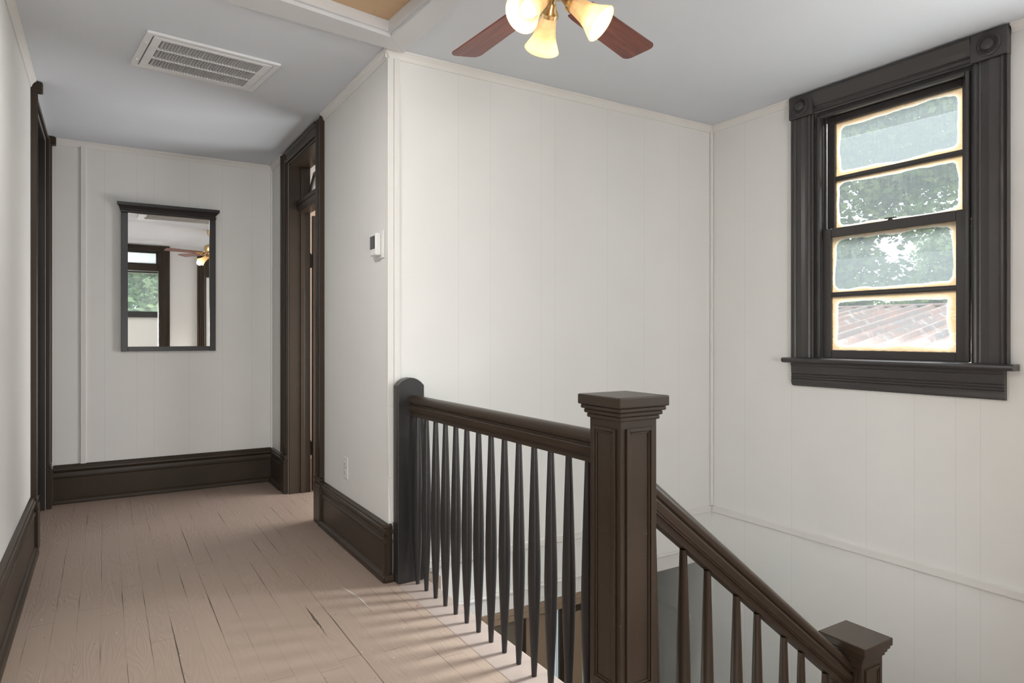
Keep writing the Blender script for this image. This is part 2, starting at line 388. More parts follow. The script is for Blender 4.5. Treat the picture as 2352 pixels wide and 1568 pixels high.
# ---------------------------------------------------------------- mesh building
class MB:
    def __init__(s): s.v = []; s.f = []
    def add(s, vs, fs):
        k = len(s.v); s.v += [tuple(v) for v in vs]; s.f += [tuple(i + k for i in f) for f in fs]; return s
    def box(s, x0, x1, y0, y1, z0, z1):
        x0, x1 = sorted((x0, x1)); y0, y1 = sorted((y0, y1)); z0, z1 = sorted((z0, z1))
        return s.add([(x0, y0, z0), (x1, y0, z0), (x1, y1, z0), (x0, y1, z0), (x0, y0, z1), (x1, y0, z1), (x1, y1, z1), (x0, y1, z1)],
                     [(0, 3, 2, 1), (4, 5, 6, 7), (0, 1, 5, 4), (1, 2, 6, 5), (2, 3, 7, 6), (3, 0, 4, 7)])
    def extrude(s, prof, origin, adir, bdir, p0, p1):
        """closed profile of (a, b) pairs swept straight from offset p0 to p1"""
        o, A, B = Vector(origin), Vector(adir), Vector(bdir); p0, p1 = Vector(p0), Vector(p1)
        n = len(prof)
        vs = [o + A * a + B * b + p0 for a, b in prof] + [o + A * a + B * b + p1 for a, b in prof]
        fs = [(i, (i + 1) % n, n + (i + 1) % n, n + i) for i in range(n)] + [tuple(range(n - 1, -1, -1)), tuple(range(n, 2 * n))]
        return s.add(vs, fs)
    def lathe(s, prof, base=(0, 0, 0), n=20, mat=None, cap=True):
        """profile of (radius, height) about z, then moved by mat / base"""
        b = Vector(base); T = mat or Matrix.Identity(3)
        vs = []
        for r, z in prof:
            for k in range(n):
                a = 2 * math.pi * k / n
                vs.append(b + T @ Vector((r * math.cos(a), r * math.sin(a), z)))
        fs = [(i * n + k, i * n + (k + 1) % n, (i + 1) * n + (k + 1) % n, (i + 1) * n + k) for i in range(len(prof) - 1) for k in range(n)]
        if cap: fs += [tuple(range(n - 1, -1, -1)), tuple((len(prof) - 1) * n + k for k in range(n))]
        return s.add(vs, fs)
    def tube(s, pts, r, n=10):
        pts = [Vector(p) for p in pts]; rs = r if isinstance(r, (list, tuple)) else [r] * len(pts)
        vs = []
        for i, p in enumerate(pts):
            t = (pts[min(i + 1, len(pts) - 1)] - pts[max(i - 1, 0)]).normalized()
            u = t.orthogonal().normalized() if i == 0 else (u - t * u.dot(t)).normalized()
            w_ = t.cross(u)
            for k in range(n):
                a = 2 * math.pi * k / n
                vs.append(p + (u * math.cos(a) + w_ * math.sin(a)) * rs[i])
        m = len(pts)
        fs = [(i * n + k, i * n + (k + 1) % n, (i + 1) * n + (k + 1) % n, (i + 1) * n + k) for i in range(m - 1) for k in range(n)]
        fs += [tuple(range(n - 1, -1, -1)), tuple((m - 1) * n + k for k in range(n))]
        return s.add(vs, fs)
    def build(s, name, mat, parent=None, bevel=0.0, smooth=False, seg=2, loc=None, rot=None, weld=False):
        me = bpy.data.meshes.new(name); me.from_pydata(s.v, [], s.f); me.update()
        bm = bmesh.new(); bm.from_mesh(me)
        if weld: bmesh.ops.remove_doubles(bm, verts=bm.verts, dist=1e-5)
        bmesh.ops.recalc_face_normals(bm, faces=bm.faces); bm.to_mesh(me); bm.free()
        if smooth:
            for p in me.polygons: p.use_smooth = True
            me.set_sharp_from_angle(angle=R(30))
        me.materials.append(mat)
        o = bpy.data.objects.new(name, me); C.objects.link(o)
        if loc: o.location = loc
        if rot: o.rotation_euler = rot
        if parent: o.parent = parent
        if bevel:
            b = o.modifiers.new('edge', 'BEVEL'); b.width = bevel; b.segments = seg; b.limit_method = 'ANGLE'; b.angle_limit = R(35)
        return o

def thing(name, label, cat, loc=(0, 0, 0), rot=(0, 0, 0), group=None):
    o = bpy.data.objects.new(name, None); C.objects.link(o); o.location = loc; o.rotation_euler = rot
    o.empty_display_size = 0.1
    o['label'] = label; o['category'] = cat
    if group: o['group'] = group
    return o
def tag(o, label, cat, group=None):
    o['label'] = label; o['category'] = cat
    if group: o['group'] = group
    return o
def struct(o, label=None, cat=None):
    o['kind'] = 'structure'
    if label: o['label'] = label
    if cat: o['category'] = cat
    return o
def structroot(name, label, cat, loc=(0, 0, 0)):
    o = bpy.data.objects.new(name, None); C.objects.link(o); o.location = loc
    return struct(o, label, cat)

def wall_cells(mb, axis, t0, t1, u0, u1, z0, z1, holes=()):
    us = sorted({u0, u1, *[h[0] for h in holes], *[h[1] for h in holes]})
    zs = sorted({z0, z1, *[h[2] for h in holes], *[h[3] for h in holes]})
    us = [u for u in us if u0 <= u <= u1]; zs = [z for z in zs if z0 <= z <= z1]
    for a, b in zip(us, us[1:]):
        col = []
        for c, d in zip(zs, zs[1:]):
            mu, mz = (a + b) / 2, (c + d) / 2
            if any(h[0] < mu < h[1] and h[2] < mz < h[3] for h in holes): continue
            if col and abs(col[-1][1] - c) < 1e-9: col[-1][1] = d
            else: col.append([c, d])
        for c, d in col:
            if axis == 'x': mb.box(a, b, t0, t1, c, d)      # wall runs along x
            else: mb.box(t0, t1, a, b, c, d)                # wall runs along y
    return mb

# ---------------------------------------------------------------- the setting
T = 0.16
# door_1 in the left wall, door_2 in the right hall wall, window_1 in the window wall, openings in the wall behind the camera
D1 = (4.60, 5.545, 0.0, 2.548)
D2 = (4.31, 5.145, 0.0, 2.50)
W1 = (1.49, 2.305, 1.06, 2.465)
B1 = (-0.12, 0.735, 0.0, 2.52)
B2 = (1.375, 2.15, 0.0, 2.16)      # doorway behind the camera
B3 = (-0.05, 0.95, 0.85, 2.35)    # opening added for the landing fill lamp, out of view at the right

g_far = [1.325, 1.569, 1.761, 2.088, 2.186, 2.57, 2.868, 3.17]
g_win = [0.35, 0.76, 1.02, 1.468, 1.573, 1.763, 2.011, 2.462, 2.80]
g_end = [-0.302, 0.0, 0.208, 0.32, 0.56, 0.80, 1.025]
g_hall = [3.34, 3.52, 3.86, 3.98, 4.10]
struct(wall_cells(MB(), 'y', XL - T, XL, YB, YE + T, 0, H, [D1]).build('wall_left', wall_mat('left_wall_panelling', 1, [1.2, 1.6, 2.3, 2.75, 3.2, 3.6])),
       'off-white panelled hall wall at the left edge', 'wall')
struct(wall_cells(MB(), 'y', XR, XR + T, YF, YE, 0, H, [D2]).build('wall_right', wall_mat('hall_wall_panelling', 1, g_hall)),
       'short off-white hall wall carrying the thermostat', 'wall')
struct(wall_cells(MB(), 'x', YF, YF + T, XR + T, XW, -0.19, H).build('wall_far', wall_mat('stairwell_wall_panelling', 0, g_far)),
       'broad off-white stairwell wall behind the balustrade', 'wall')
struct(wall_cells(MB(), 'y', XW, XW + T, YB - T, 5.4, ZB, H, [W1, B3]).build('wall_window', wall_mat('window_wall_panelling', 1, g_win)),
       'off-white panelled wall around the window', 'wall')
struct(wall_cells(MB(), 'x', YE, YE + T, XL, XR + T, 0, H).build('wall_end', wall_mat('end_wall_panelling', 0, g_end)),
       'off-white end wall of the hall behind the mirror', 'wall')
struct(wall_cells(MB(), 'x', YB - T, YB, XL - T, XW, 0, H, [B1, B2]).build('wall_back', wall_mat('back_wall_paint', 0, [])),
       'off-white wall behind the viewpoint, seen in the mirror', 'wall')

# floor slab in three rectangles (hall, landing, strip along the back wall)
EDGE = 1.195
fl = MB()
fl.box(XL - T, XR + 0.24, YF - 0.09, YE, -0.25, 0)
fl.box(XL - T, EDGE, YB - T, YF - 0.09, -0.25, 0)
fl.box(EDGE, XW, YB - T, 0.46, -0.25, 0)
struct(fl.build('floor', M['floor']), 'brown painted floorboards of the upper hall', 'floor')
struct(MB().box(EDGE + 0.001, 1.352, 0.461, YF - 0.091, -0.03, 0.0).build('trim_1', M['nosing'], bevel=0.004), 'pale brown edge board under the balusters', 'floor trim')
struct(MB().box(EDGE + 0.001, 1.33, 0.461, YF - 0.091, -0.29, -0.031).build('trim_2', M['whitetrim']), 'white fascia under the floor edge', 'fascia')

# ceiling with the hatch hole
hin = [(1.124, 2.885), (0.40, 2.775), (0.40, 2.46), (1.150, 2.46)]     # hole corners, anticlockwise from far right
hout = [(XW + T, YE + T), (XL - T, YE + T), (XL - T, YB - T), (XW + T, YB - T)]
cm = MB()
for z in (H, H + 0.10):
    k = len(cm.v)
    cm.v += [(x, y, z) for x, y in hout] + [(x, y, z) for x, y in hin]
    for i in range(4):
        j = (i + 1) % 4; cm.f.append((k + i, k + j, k + 4 + j, k + 4 + i))
for i in range(4):
    j = (i + 1) % 4; cm.f.append((4 + i, 4 + j, 12 + j, 12 + i)); cm.f.append((i, j, 8 + j, 8 + i))
struct(cm.build('ceiling', M['ceiling']), 'flat grey-white ceiling', 'ceiling')

# lower storey seen down the stairwell
struct(MB().box(1.0, XW + T, YB - T, 5.4, ZB - 0.1, ZB).build('floor_lower', M['lowfloor']), 'lower storey floor at the foot of the stairs', 'floor')
WM = wall_mat('lower_wall_paint', 0, [])
lw = MB()
lw.box(1.20, 1.33, 0.3, YF, ZB, -0.295)                 # under the balustrade
lw.box(1.20, XW, 0.30, 0.455, ZB, -0.251)               # under the strip floor
struct(lw.build('wall_lower', WM), 'white wall under the floor edge', 'wall')
l2 = MB()
l2.box(2.40, 2.52, YF + 0.02, YF + 0.14, ZB, -0.29)
l2.box(2.40, XW, 5.25, 5.4, ZB, -0.29)
l2.box(2.40, 2.52, YF + 0.14, 5.25, ZB, -0.29)
struct(l2.build('wall_vestibule', WM), 'grey-white lower passage beyond the stairwell wall', 'wall')
struct(MB().box(1.20, XW, YF + 0.165, 5.4, -0.285, -0.251).build('ceiling_lower', M['ceiling']), 'ceiling of the lower passage', 'ceiling')

# header board under the far wall, battens and corner strips
tr = MB()
tr.box(XR + T + 0.02, XW - 0.001, YF - 0.022, YF + T, -0.288, -0.191); tr.box(XR + T + 0.02, XW - 0.001, YF - 0.03, YF - 0.022, -0.20, -0.188)
struct(tr.build('trim_3', M['whitetrim'], bevel=0.003), 'white header board along the foot of the stairwell wall', 'trim')
struct(MB().box(1.36, XW - 0.012, YF - 0.013, YF - 0.0005, 0.02, 0.058).build('trim_4', M['whitetrim'], bevel=0.002), 'thin white batten across the stairwell wall', 'trim')
struct(MB().box(XW - 0.013, XW - 0.0005, 0.47, YF - 0.014, 0.02, 0.058).build('trim_5', M['whitetrim'], bevel=0.002), 'thin white batten across the window wall', 'trim')
struct(MB().box(XW - 0.020, XW - 0.0005, YF - 0.020, YF - 0.0005, 0.06, H - 0.03).build('trim_6', M['whitetrim'], bevel=0.006), 'white strip in the inside corner', 'trim')
struct(MB().box(XW - 0.012, XW - 0.0005, YF + T + 0.02, 5.24, -0.77, -0.735).build('trim_7', M['whitetrim'], bevel=0.002), 'thin white batten in the lower passage', 'trim')
struct(MB().box(XW - 0.012, XW - 0.0005, YF + 0.0, YF + 0.03, -0.77, -0.30).build('trim_14', M['whitetrim'], bevel=0.002), 'white upright strip below the stairwell wall corner', 'trim')
# outside corner bead, slightly bowed at its foot
cb = MB()
prof = [(-0.006, -0.006), (0.026, -0.006), (0.026, 0.0), (0.0, 0.0), (0.0, 0.026), (-0.006, 0.026)]
for (pa, pb) in (((0.016, -0.012, 0.285), (0.006, -0.004, 0.50)), ((0.006, -0.004, 0.50), (0, 0, 0.85)), ((0, 0, 0.85), (0, 0, H - 0.03))):
    cb.extrude(prof, (XR, YF, 0), (1, 0, 0), (0, 1, 0), pa, pb)
struct(cb.build('trim_8', M['whitetrim'], bevel=0.002), 'white corner bead on the outside wall corner', 'trim')
struct(MB().box(XR + 0.027, XR + 0.055, YF - 0.008, YF - 0.0005, 0.06, H - 0.035).build('trim_9', M['whitetrim'], bevel=0.002), 'white batten beside the outside corner', 'trim')
struct(MB().box(-0.148, -0.112, YE - 0.010, YE - 0.0005, 0.27, H - 0.03).build('trim_10', M['whitetrim'], bevel=0.003), 'white upright batten left of the mirror', 'trim')
struct(MB().box(XR - 0.016, XR - 0.0005, YE - 0.016, YE - 0.0005, 0.27, H - 0.03).build('trim_13', M['whitetrim'], bevel=0.004), 'white strip in the far hall corner', 'trim')

# crown mouldings
CROWN = [(0, 0), (0, -0.042), (0.005, -0.042), (0.007, -0.036), (0.011, -0.024), (0.020, -0.013), (0.026, -0.009), (0.027, 0.0)]
def crown(name, origin, adir, p1, label):
    struct(MB().extrude(CROWN, origin, adir, (0, 0, 1), (0, 0, 0), p1).build(name, M['whitetrim']), label, 'crown moulding')
e = 0.0006
crown('trim_crown_left', (XL + e, YB + e, H - e), (1, 0, 0), (0, 4.45 - YB, 0), 'white crown moulding along the left wall')
crown('trim_crown_end', (XL + e, YE - e, H - e), (0, -1, 0), (XR - XL - 2 * e, 0, 0), 'white crown moulding above the mirror wall')
crown('trim_crown_right', (XR - e, YF - 0.02, H - e), (-1, 0, 0), (0, 4.18 - YF + 0.02, 0), 'white crown moulding above the thermostat wall')
crown('trim_crown_corner', (XR - e, 5.29, H - e), (-1, 0, 0), (0, YE - 5.29 - e, 0), 'short white crown moulding past the hall door')
crown('trim_crown_far', (XR - 0.02, YF - e, H - e), (0, -1, 0), (XW - XR + 0.02 - e, 0, 0), 'white crown moulding above the stairwell wall')
crown('trim_crown_window', (XW - e, 2.455, H - e), (-1, 0, 0), (0, YF - 2.455 - e, 0), 'white crown moulding between window and corner')
crown('trim_crown_near', (XW - e, YB + e, H - e), (-1, 0, 0), (0, 1.34 - YB, 0), 'white crown moulding on the near side of the window')

# baseboards
BASE = [(0, 0), (0.040, 0), (0.040, 0.012), (0.036, 0.024), (0.028, 0.032), (0.019, 0.036), (0.019, 0.180), (0.023, 0.186), (0.024, 0.194), (0.018, 0.200),
        (0.016, 0.222), (0.024, 0.232), (0.027, 0.240), (0.026, 0.250), (0.019, 0.256), (0.020, 0.264), (0.012, 0.272), (0, 0.276)]
def baseboard(name, origin, adir, p1, label, sz=1.0):
    struct(MB().extrude([(a, b * sz) for a, b in BASE], origin, adir, (0, 0, 1), (0, 0, 0), p1).build(name, M['brown'], bevel=0.0015, seg=1), label, 'baseboard')
baseboard('baseboard_left', (XL + e, YB + 0.02, e), (1, 0, 0), (0, 4.45 - YB - 0.02, 0), 'dark brown moulded baseboard along the left wall', 1.15)
baseboard('baseboard_end', (XL + 0.0355, YE - e, e), (0, -1, 0), (XR - XL - 0.0355 - e, 0, 0), 'dark brown moulded baseboard under the mirror')
baseboard('baseboard_right', (XR - e, YF - 0.03, e), (-1, 0, 0), (0, 4.185 - YF + 0.03, 0), 'dark brown moulded baseboard below the outlet')
baseboard('baseboard_corner', (XR - e, 5.285, e), (-1, 0, 0), (0, YE - 5.285 - 0.036, 0), 'short dark brown baseboard past the hall door')
BASEcap = MB()
BASEcap.extrude(BASE, (XR + 0.018, YF - e - 0.03, e), (0, -1, 0), (0, 0, 1), (-0.050, 0.03, 0), (-0.004, 0.03, 0))
struct(BASEcap.build('baseboard_return', M['brown'], bevel=0.0015, seg=1), 'end of the baseboard beside the half newel', 'baseboard')

# ---------------------------------------------------------------- casing profile (doors)
def casing_prof(w):   # a = across (0 inner edge .. w outer edge), b = projection
    return [(0, 0), (0, 0.018), (0.010, 0.024), (0.018, 0.024), (0.022, 0.018), (0.034, 0.018), (0.038, 0.023), (0.046, 0.023), (0.050, 0.017), (w - 0.050, 0.017),
            (w - 0.046, 0.023), (w - 0.038, 0.023), (w - 0.034, 0.017), (w - 0.022, 0.019), (w - 0.018, 0.028), (w - 0.004, 0.030), (w, 0.026), (w, 0)]

def door_casing(root, X, nx, hole, wn, wf, ztop, blocks=True):
    """casing on a wall face at x = X projecting along nx, opening hole = (y0, y1, z0, z1)"""
    y0, y1, z0, z1 = hole
    s = nx
    for yy, sgn, wd in ((y0, -1, wn), (y1, 1, wf)):
        MB().extrude(casing_prof(wd), (X + s * e, yy, 0), (0, sgn, 0), (s, 0, 0), (0, 0, 0.30), (0, 0, ztop)).build('side_casing', M['brown'], root)
        pb = MB()
        pb.box(X + s * e, X + s * 0.034, yy, yy + sgn * (wd + 0.004), 0.001, 0.235)
        for k, z in enumerate((0.235, 0.255, 0.275)):
            pb.box(X + s * e, X + s * (0.034 - 0.004 * (k % 2) - 0.002 * k), yy, yy + sgn * (wd + 0.002), z + 0.0005, z + 0.0195)
        pb.build('plinth_block', M['brown'], root, bevel=0.003)
    if ztop - z1 < 0.05:
        MB().box(X + s * e, X + s * 0.018, y0, y1, z1, ztop).build('head_casing', M['brown'], root, bevel=0.003); return
    hp = [(0, 0), (0, 0.020), (0.012, 0.024), (0.022, 0.018), (ztop - z1 - 0.022, 0.018), (ztop - z1 - 0.012, 0.028), (ztop - z1, 0.030), (ztop - z1, 0)]
    MB().extrude(hp, (X + s * e, y0, z1), (0, 0, 1), (s, 0, 0), (0, 0, 0), (0, y1 - y0, 0)).build('head_casing', M['brown'], root)

# ---- door_1, left wall
d1 = structroot('door_1', 'tall dark brown door frame at the end of the left wall', 'door frame')
door_casing(d1, XL, 1, D1, 0.135, 0.135, 2.574)
for yy, sgn in ((D1[0] - 0.14, 1), (D1[1] + 0.14, -1)):
    MB().box(XL + e, XL + 0.055, yy, yy + sgn * 0.05, 2.540, 2.596).build('cap_block', M['brown'], d1, bevel=0.006)
jm = MB()
jm.box(XL - T + 0.001, XL - 0.001, D1[0] + 0.0005, D1[0] + 0.020, 0.001, D1[3] - 0.001); jm.box(XL - T + 0.001, XL - 0.001, D1[1] - 0.020, D1[1] - 0.0005, 0.001, D1[3] - 0.001)
jm.box(XL - T + 0.001, XL - 0.001, D1[0] + 0.021, D1[1] - 0.021, D1[3] - 0.02, D1[3] - 0.001)
jm.box(XL - 0.10, XL - 0.085, D1[1] - 0.034, D1[1] - 0.0205, 0.001, D1[3] - 0.03)
jm.build('jamb', M['charcoal'], d1, bevel=0.002)
MB().box(XL - 0.14, XL - 0.102, D1[0] + 0.022, D1[1] - 0.022, 0.003, 2.10).build('door_leaf', M['charcoal'], d1, bevel=0.003)
MB().box(XL - 0.14, XL - 0.085, D1[0] + 0.021, D1[1] - 0.036, 2.102, 2.16).build('transom_bar', M['charcoal'], d1, bevel=0.003)
MB().box(XL - 0.14, XL - 0.12, D1[0] + 0.021, D1[1] - 0.036, 2.162, D1[3] - 0.022).build('transom_panel', M['charcoal'], d1, bevel=0.003)

# ---- door_2, right hall wall, open into a tan room
d2 = structroot('door_2', 'dark brown doorway with a transom in the right hall wall', 'door frame')
door_casing(d2, XR, -1, D2, 0.135, 0.135, 2.585)
jm = MB()
JD = XR + T
jm.box(XR + 0.001, JD, D2[0] + 0.0005, D2[0] + 0.022, 0.001, D2[3] - 0.001); jm.box(XR + 0.001, JD, D2[1] - 0.022, D2[1] - 0.0005, 0.001, D2[3] - 0.001)
jm.box(XR + 0.001, JD, D2[0] + 0.023, D2[1] - 0.023, D2[3] - 0.022, D2[3] - 0.001)
for yy in (D2[0] + 0.0225, D2[1] - 0.0345):
    jm.box(XR + 0.085, XR + 0.115, yy, yy + 0.012, 0.001, D2[3] - 0.03)
jm.build('jamb', M['brown'], d2, bevel=0.002)
tb = MB()
tp_ = [(0, 0), (0.0, 0.075), (0.020, 0.090), (0.026, 0.084), (0.026, 0.070), (0.034, 0.066), (0.034, 0.050), (0.026, 0.046), (0.026, 0.020), (0.012, 0.0)]
tb.extrude([(-a, b) for a, b in tp_], (XR + 0.085, D2[0] + 0.024, 2.135), (1, 0, 0), (0, 0, 1), (0, 0, 0), (0, D2[1] - D2[0] - 0.048, 0))
tb.box(XR + 0.0855, JD - 0.002, D2[0] + 0.036, D2[1] - 0.036, 2.135, 2.20)
tb.build('transom_bar', M['brown'], d2, bevel=0.0015)
# tilted transom sash
ts = bpy.data.objects.new('transom_sash', None); C.objects.link(ts); ts.parent = d2
ts.location = (XR + 0.14, 0, 2.215); ts.rotation_euler = (0, R(12), 0)
tf = MB(); y0, y1, zt = D2[0] + 0.04, D2[1] - 0.04, 0.235
tf.box(-0.014, 0.014, y0, y1, 0, 0.035); tf.box(-0.014, 0.014, y0, y1, zt - 0.035, zt)
tf.box(-0.014, 0.014, y0, y0 + 0.035, 0.0352, zt - 0.0352); tf.box(-0.014, 0.014, y1 - 0.035, y1, 0.0352, zt - 0.0352)
tf.build('sash_frame', M['brown'], ts, bevel=0.002)
MB().box(-0.002, 0.002, y0 + 0.0352, y1 - 0.0352, 0.0352, zt - 0.0352).build('pane', M['glass'], ts)
# open leaf, hinged on the far jamb
lf = bpy.data.objects.new('door_leaf', None); C.objects.link(lf); lf.parent = d2
lf.location = (JD + 0.006, D2[1] - 0.016, 0); lf.rotation_euler = (0, 0, R(2))
dm = MB()
dm.box(0.004, 0.76, -0.040, -0.004, 0.012, 2.115)
for (a, b) in ((0.12, 0.36), (0.42, 0.66)):
    for (c, d) in ((0.25, 0.85), (1.0, 1.95)):
        for q in ((a, b, c, c + 0.02), (a, b, d - 0.02, d), (a, a + 0.02, c, d), (b - 0.02, b, c, d)):
            dm.box(q[0], q[1], -0.046, -0.0405, q[2], q[3])
dm.build('slab', M['brown'], lf, bevel=0.002)
for z in (0.28, 1.72):
    MB().lathe([(0.0085, 0), (0.0085, 0.10), (0.005, 0.104), (0.005, 0.112)], (-0.001, 0.004, z), 10).build('hinge', M['iron'], lf, smooth=True)
# the tan room behind
tm = MB()
tm.box(XR + T + 1.8, XR + T + 1.9, YF + T, 6.6, 0, H); tm.box(XR + T, XR + T + 1.8, 6.5, 6.6, 0, H)
tm.box(XR + T, XR + T + 0.02, YE + T, 6.5, 0, H); 
struct(tm.build('wall_room', M['tanwall']), 'tan wall of the side room glimpsed past the hall door', 'wall')
struct(MB().box(XR + T, XR + T + 1.9, YE + T, 6.6, H, H + 0.1).build('ceiling_room', M['ceiling']), 'ceiling of the side room', 'ceiling')
struct(MB().box(XR + 0.24, XR + T + 1.9, YF + T, 6.6, -0.245, 0).build('floor_room', M['lowfloor']), 'floor of the side room', 'floor')
lamp('side_room_warm_fill', 'POINT', (2.3, 5.6, 2.2), 14, (1.0, 0.84, 0.70), shadow_soft_size=0.08)  # added warm fill, brightens the room past the open door

# ---------------------------------------------------------------- window_1
w1 = structroot('window_1', 'dark-framed four-pane sash window with cream paint smears', 'window')
wp = M['winpaint']
XI = XW            # wall face
def wcase(wd):
    return [(0, 0), (0, 0.022), (0.008, 0.027), (0.014, 0.022), (0.020, 0.020), (0.028, 0.030), (0.034, 0.024), (0.050, 0.026), (wd / 2, 0.032), (wd - 0.040, 0.026),
            (wd - 0.032, 0.024), (wd - 0.026, 0.032), (wd - 0.016, 0.032), (wd - 0.012, 0.024), (wd - 0.002, 0.030), (wd, 0.026), (wd, 0)]
for yy, sgn in ((W1[0], -1), (W1[1], 1)):
    MB().extrude(wcase(0.142), (XI - e, yy, 0), (0, sgn, 0), (-1, 0, 0), (0, 0, 1.0705), (0, 0, 2.462)).build('side_casing', wp, w1, smooth=False)
    # rosette block
    ym = yy + sgn * 0.071
    rb = bpy.data.objects.new('corner_block', None); C.objects.link(rb); rb.parent = w1; rb.location = (XI, ym, 2.527)
    MB().box(-0.044, -e, -0.074, 0.074, -0.064, 0.064).build('block', wp, rb, bevel=0.003)
    Tm = Matrix.Rotation(R(-90), 3, 'Y')
    MB().lathe([(0.052, 0.0445), (0.052, 0.049), (0.046, 0.051), (0.043, 0.046), (0.038, 0.046), (0.035, 0.051), (0.031, 0.046), (0.028, 0.046), (0.024, 0.055), (0.012, 0.060), (0.002, 0.061)],
               (0, 0, 0), 28, Tm).build('rosette', wp, rb, smooth=True)
hp = [(0, 0), (0, 0.022), (0.008, 0.027), (0.016, 0.022), (0.030, 0.022), (0.036, 0.030), (0.044, 0.026), (0.070, 0.034), (0.095, 0.044), (0.112, 0.050), (0.124, 0.048), (0.124, 0)]
MB().extrude(hp, (XI - e, W1[0] + 0.003, 2.464), (0, 0, 1), (-1, 0, 0), (0, 0, 0), (0, W1[1] - W1[0] - 0.006, 0)).build('head_casing', wp, w1)
# stool and apron
st = [(0.0, 0.0), (-0.060, 0.0), (-0.072, 0.004), (-0.078, 0.014), (-0.076, 0.024), (-0.066, 0.030), (0.0, 0.030)]
MB().extrude(st, (XI - e, 1.312, 1.0395), (1, 0, 0), (0, 0, 1), (0, 0, 0), (0, 1.168, 0)).build('stool', wp, w1, bevel=0.002)
MB().box(XI + e, XI + 0.165, W1[0] + e, W1[1] - e, 1.061, 1.0695).build('sill', wp, w1)
ap = [(0, 0), (0.014, 0.0), (0.026, 0.012), (0.030, 0.030)]
for k in range(3):
    z = 0.040 + 0.014 * k
    ap += [(0.030, z), (0.024, z + 0.002), (0.024, z + 0.005), (0.030, z + 0.007)]
ap += [(0.030, 0.115), (0.034, 0.120), (0.034, 0.134), (0, 0.134)]
MB().extrude([(-a, b) for a, b in ap], (XI - e, 1.362, 0.9045), (1, 0, 0), (0, 0, 1), (0, 0, 0), (0, 1.082, 0)).build('apron', wp, w1)
# frame: jambs, head, stops and parting beads
fm = MB()
fm.box(XI + e, XI + T, W1[0] + e, W1[0] + 0.018, 1.070, W1[3] - 0.001); fm.box(XI + e, XI + T, W1[1] - 0.018, W1[1] - e, 1.070, W1[3] - 0.001)
fm.box(XI + e, XI + T, W1[0] + 0.019, W1[1] - 0.019, W1[3] - 0.018, W1[3] - 0.001)
fm.build('jamb', wp, w1, bevel=0.002)
for xa, xb, dpt in ((XI - 0.020, XI + 0.006, 0.036), (XI + 0.048, XI + 0.058, 0.032)):
    for yy, sgn in ((W1[0] + 0.0185, 1), (W1[1] - 0.0185, -1)):
        MB().box(xa, xb, yy, yy + sgn * (dpt - 0.0185), 1.0715, W1[3] - 0.02).build('stop', wp, w1, bevel=0.004)
MB().box(XI - 0.02, XI + 0.006, W1[0] + 0.037, W1[1] - 0.037, W1[3] - 0.034, W1[3] - 0.019).build('stop', wp, w1, bevel=0.004)

def sash(name, xa, y0, y1, zb, zt, bot, top, mun, stile, zmun, mats):
    s = bpy.data.objects.new(name, None); C.objects.link(s); s.parent = w1; s.location = (xa, (y0 + y1) / 2, zb)
    hw = (y1 - y0) / 2; h_ = zt - zb; d = 0.034
    f = MB()
    f.box(0, d, -hw, -hw + stile, 0, h_); f.box(0, d, hw - stile, hw, 0, h_)
    f.box(0.0005, d - 0.0005, -hw + stile, hw - stile, 0, bot); f.box(0.0005, d - 0.0005, -hw + stile, hw - stile, h_ - top, h_)
    f.build('sash_frame', wp, s, bevel=0.004)
    MB().extrude([(0.004, -0.013), (0.004, -0.008), (0.0, -0.004), (0.0, 0.004), (0.004, 0.008), (0.004, 0.013), (0.028, 0.013), (0.028, -0.013)], (0, -hw + stile - 0.002, zmun - zb), (1, 0, 0), (0, 0, 1),
                 (0, 0, 0), (0, 2 * (hw - stile) + 0.004, 0)).build('muntin', wp, s)
    for k, (za, zc) in enumerate(((bot, zmun - zb - 0.012), (zmun - zb + 0.012, h_ - top))):
        MB().box(0.014, 0.018, -hw + stile - 0.003, hw - stile + 0.003, za - 0.003, zc + 0.003).build('pane', mats[k], s)
    return s
PW, PH = 0.645, 0.31
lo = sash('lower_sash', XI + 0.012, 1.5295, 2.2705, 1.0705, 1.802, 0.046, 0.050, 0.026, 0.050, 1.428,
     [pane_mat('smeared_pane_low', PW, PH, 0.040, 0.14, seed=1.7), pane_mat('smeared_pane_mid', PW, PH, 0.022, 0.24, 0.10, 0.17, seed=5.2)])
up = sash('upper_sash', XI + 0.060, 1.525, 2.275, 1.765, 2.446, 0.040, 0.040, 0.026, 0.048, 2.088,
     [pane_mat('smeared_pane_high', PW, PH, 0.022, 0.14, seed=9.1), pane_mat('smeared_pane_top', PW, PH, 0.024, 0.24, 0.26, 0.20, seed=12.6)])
lk = MB()
lk.lathe([(0.013, 0), (0.013, 0.006), (0.006, 0.010), (0.006, 0.016)], (0.02, 0, 0.7318), 12)
lk.box(0.012, 0.026, -0.035, 0.028, 0.7418, 0.7468)
lk.build('sash_lock', M['iron'], lo, bevel=0.001)

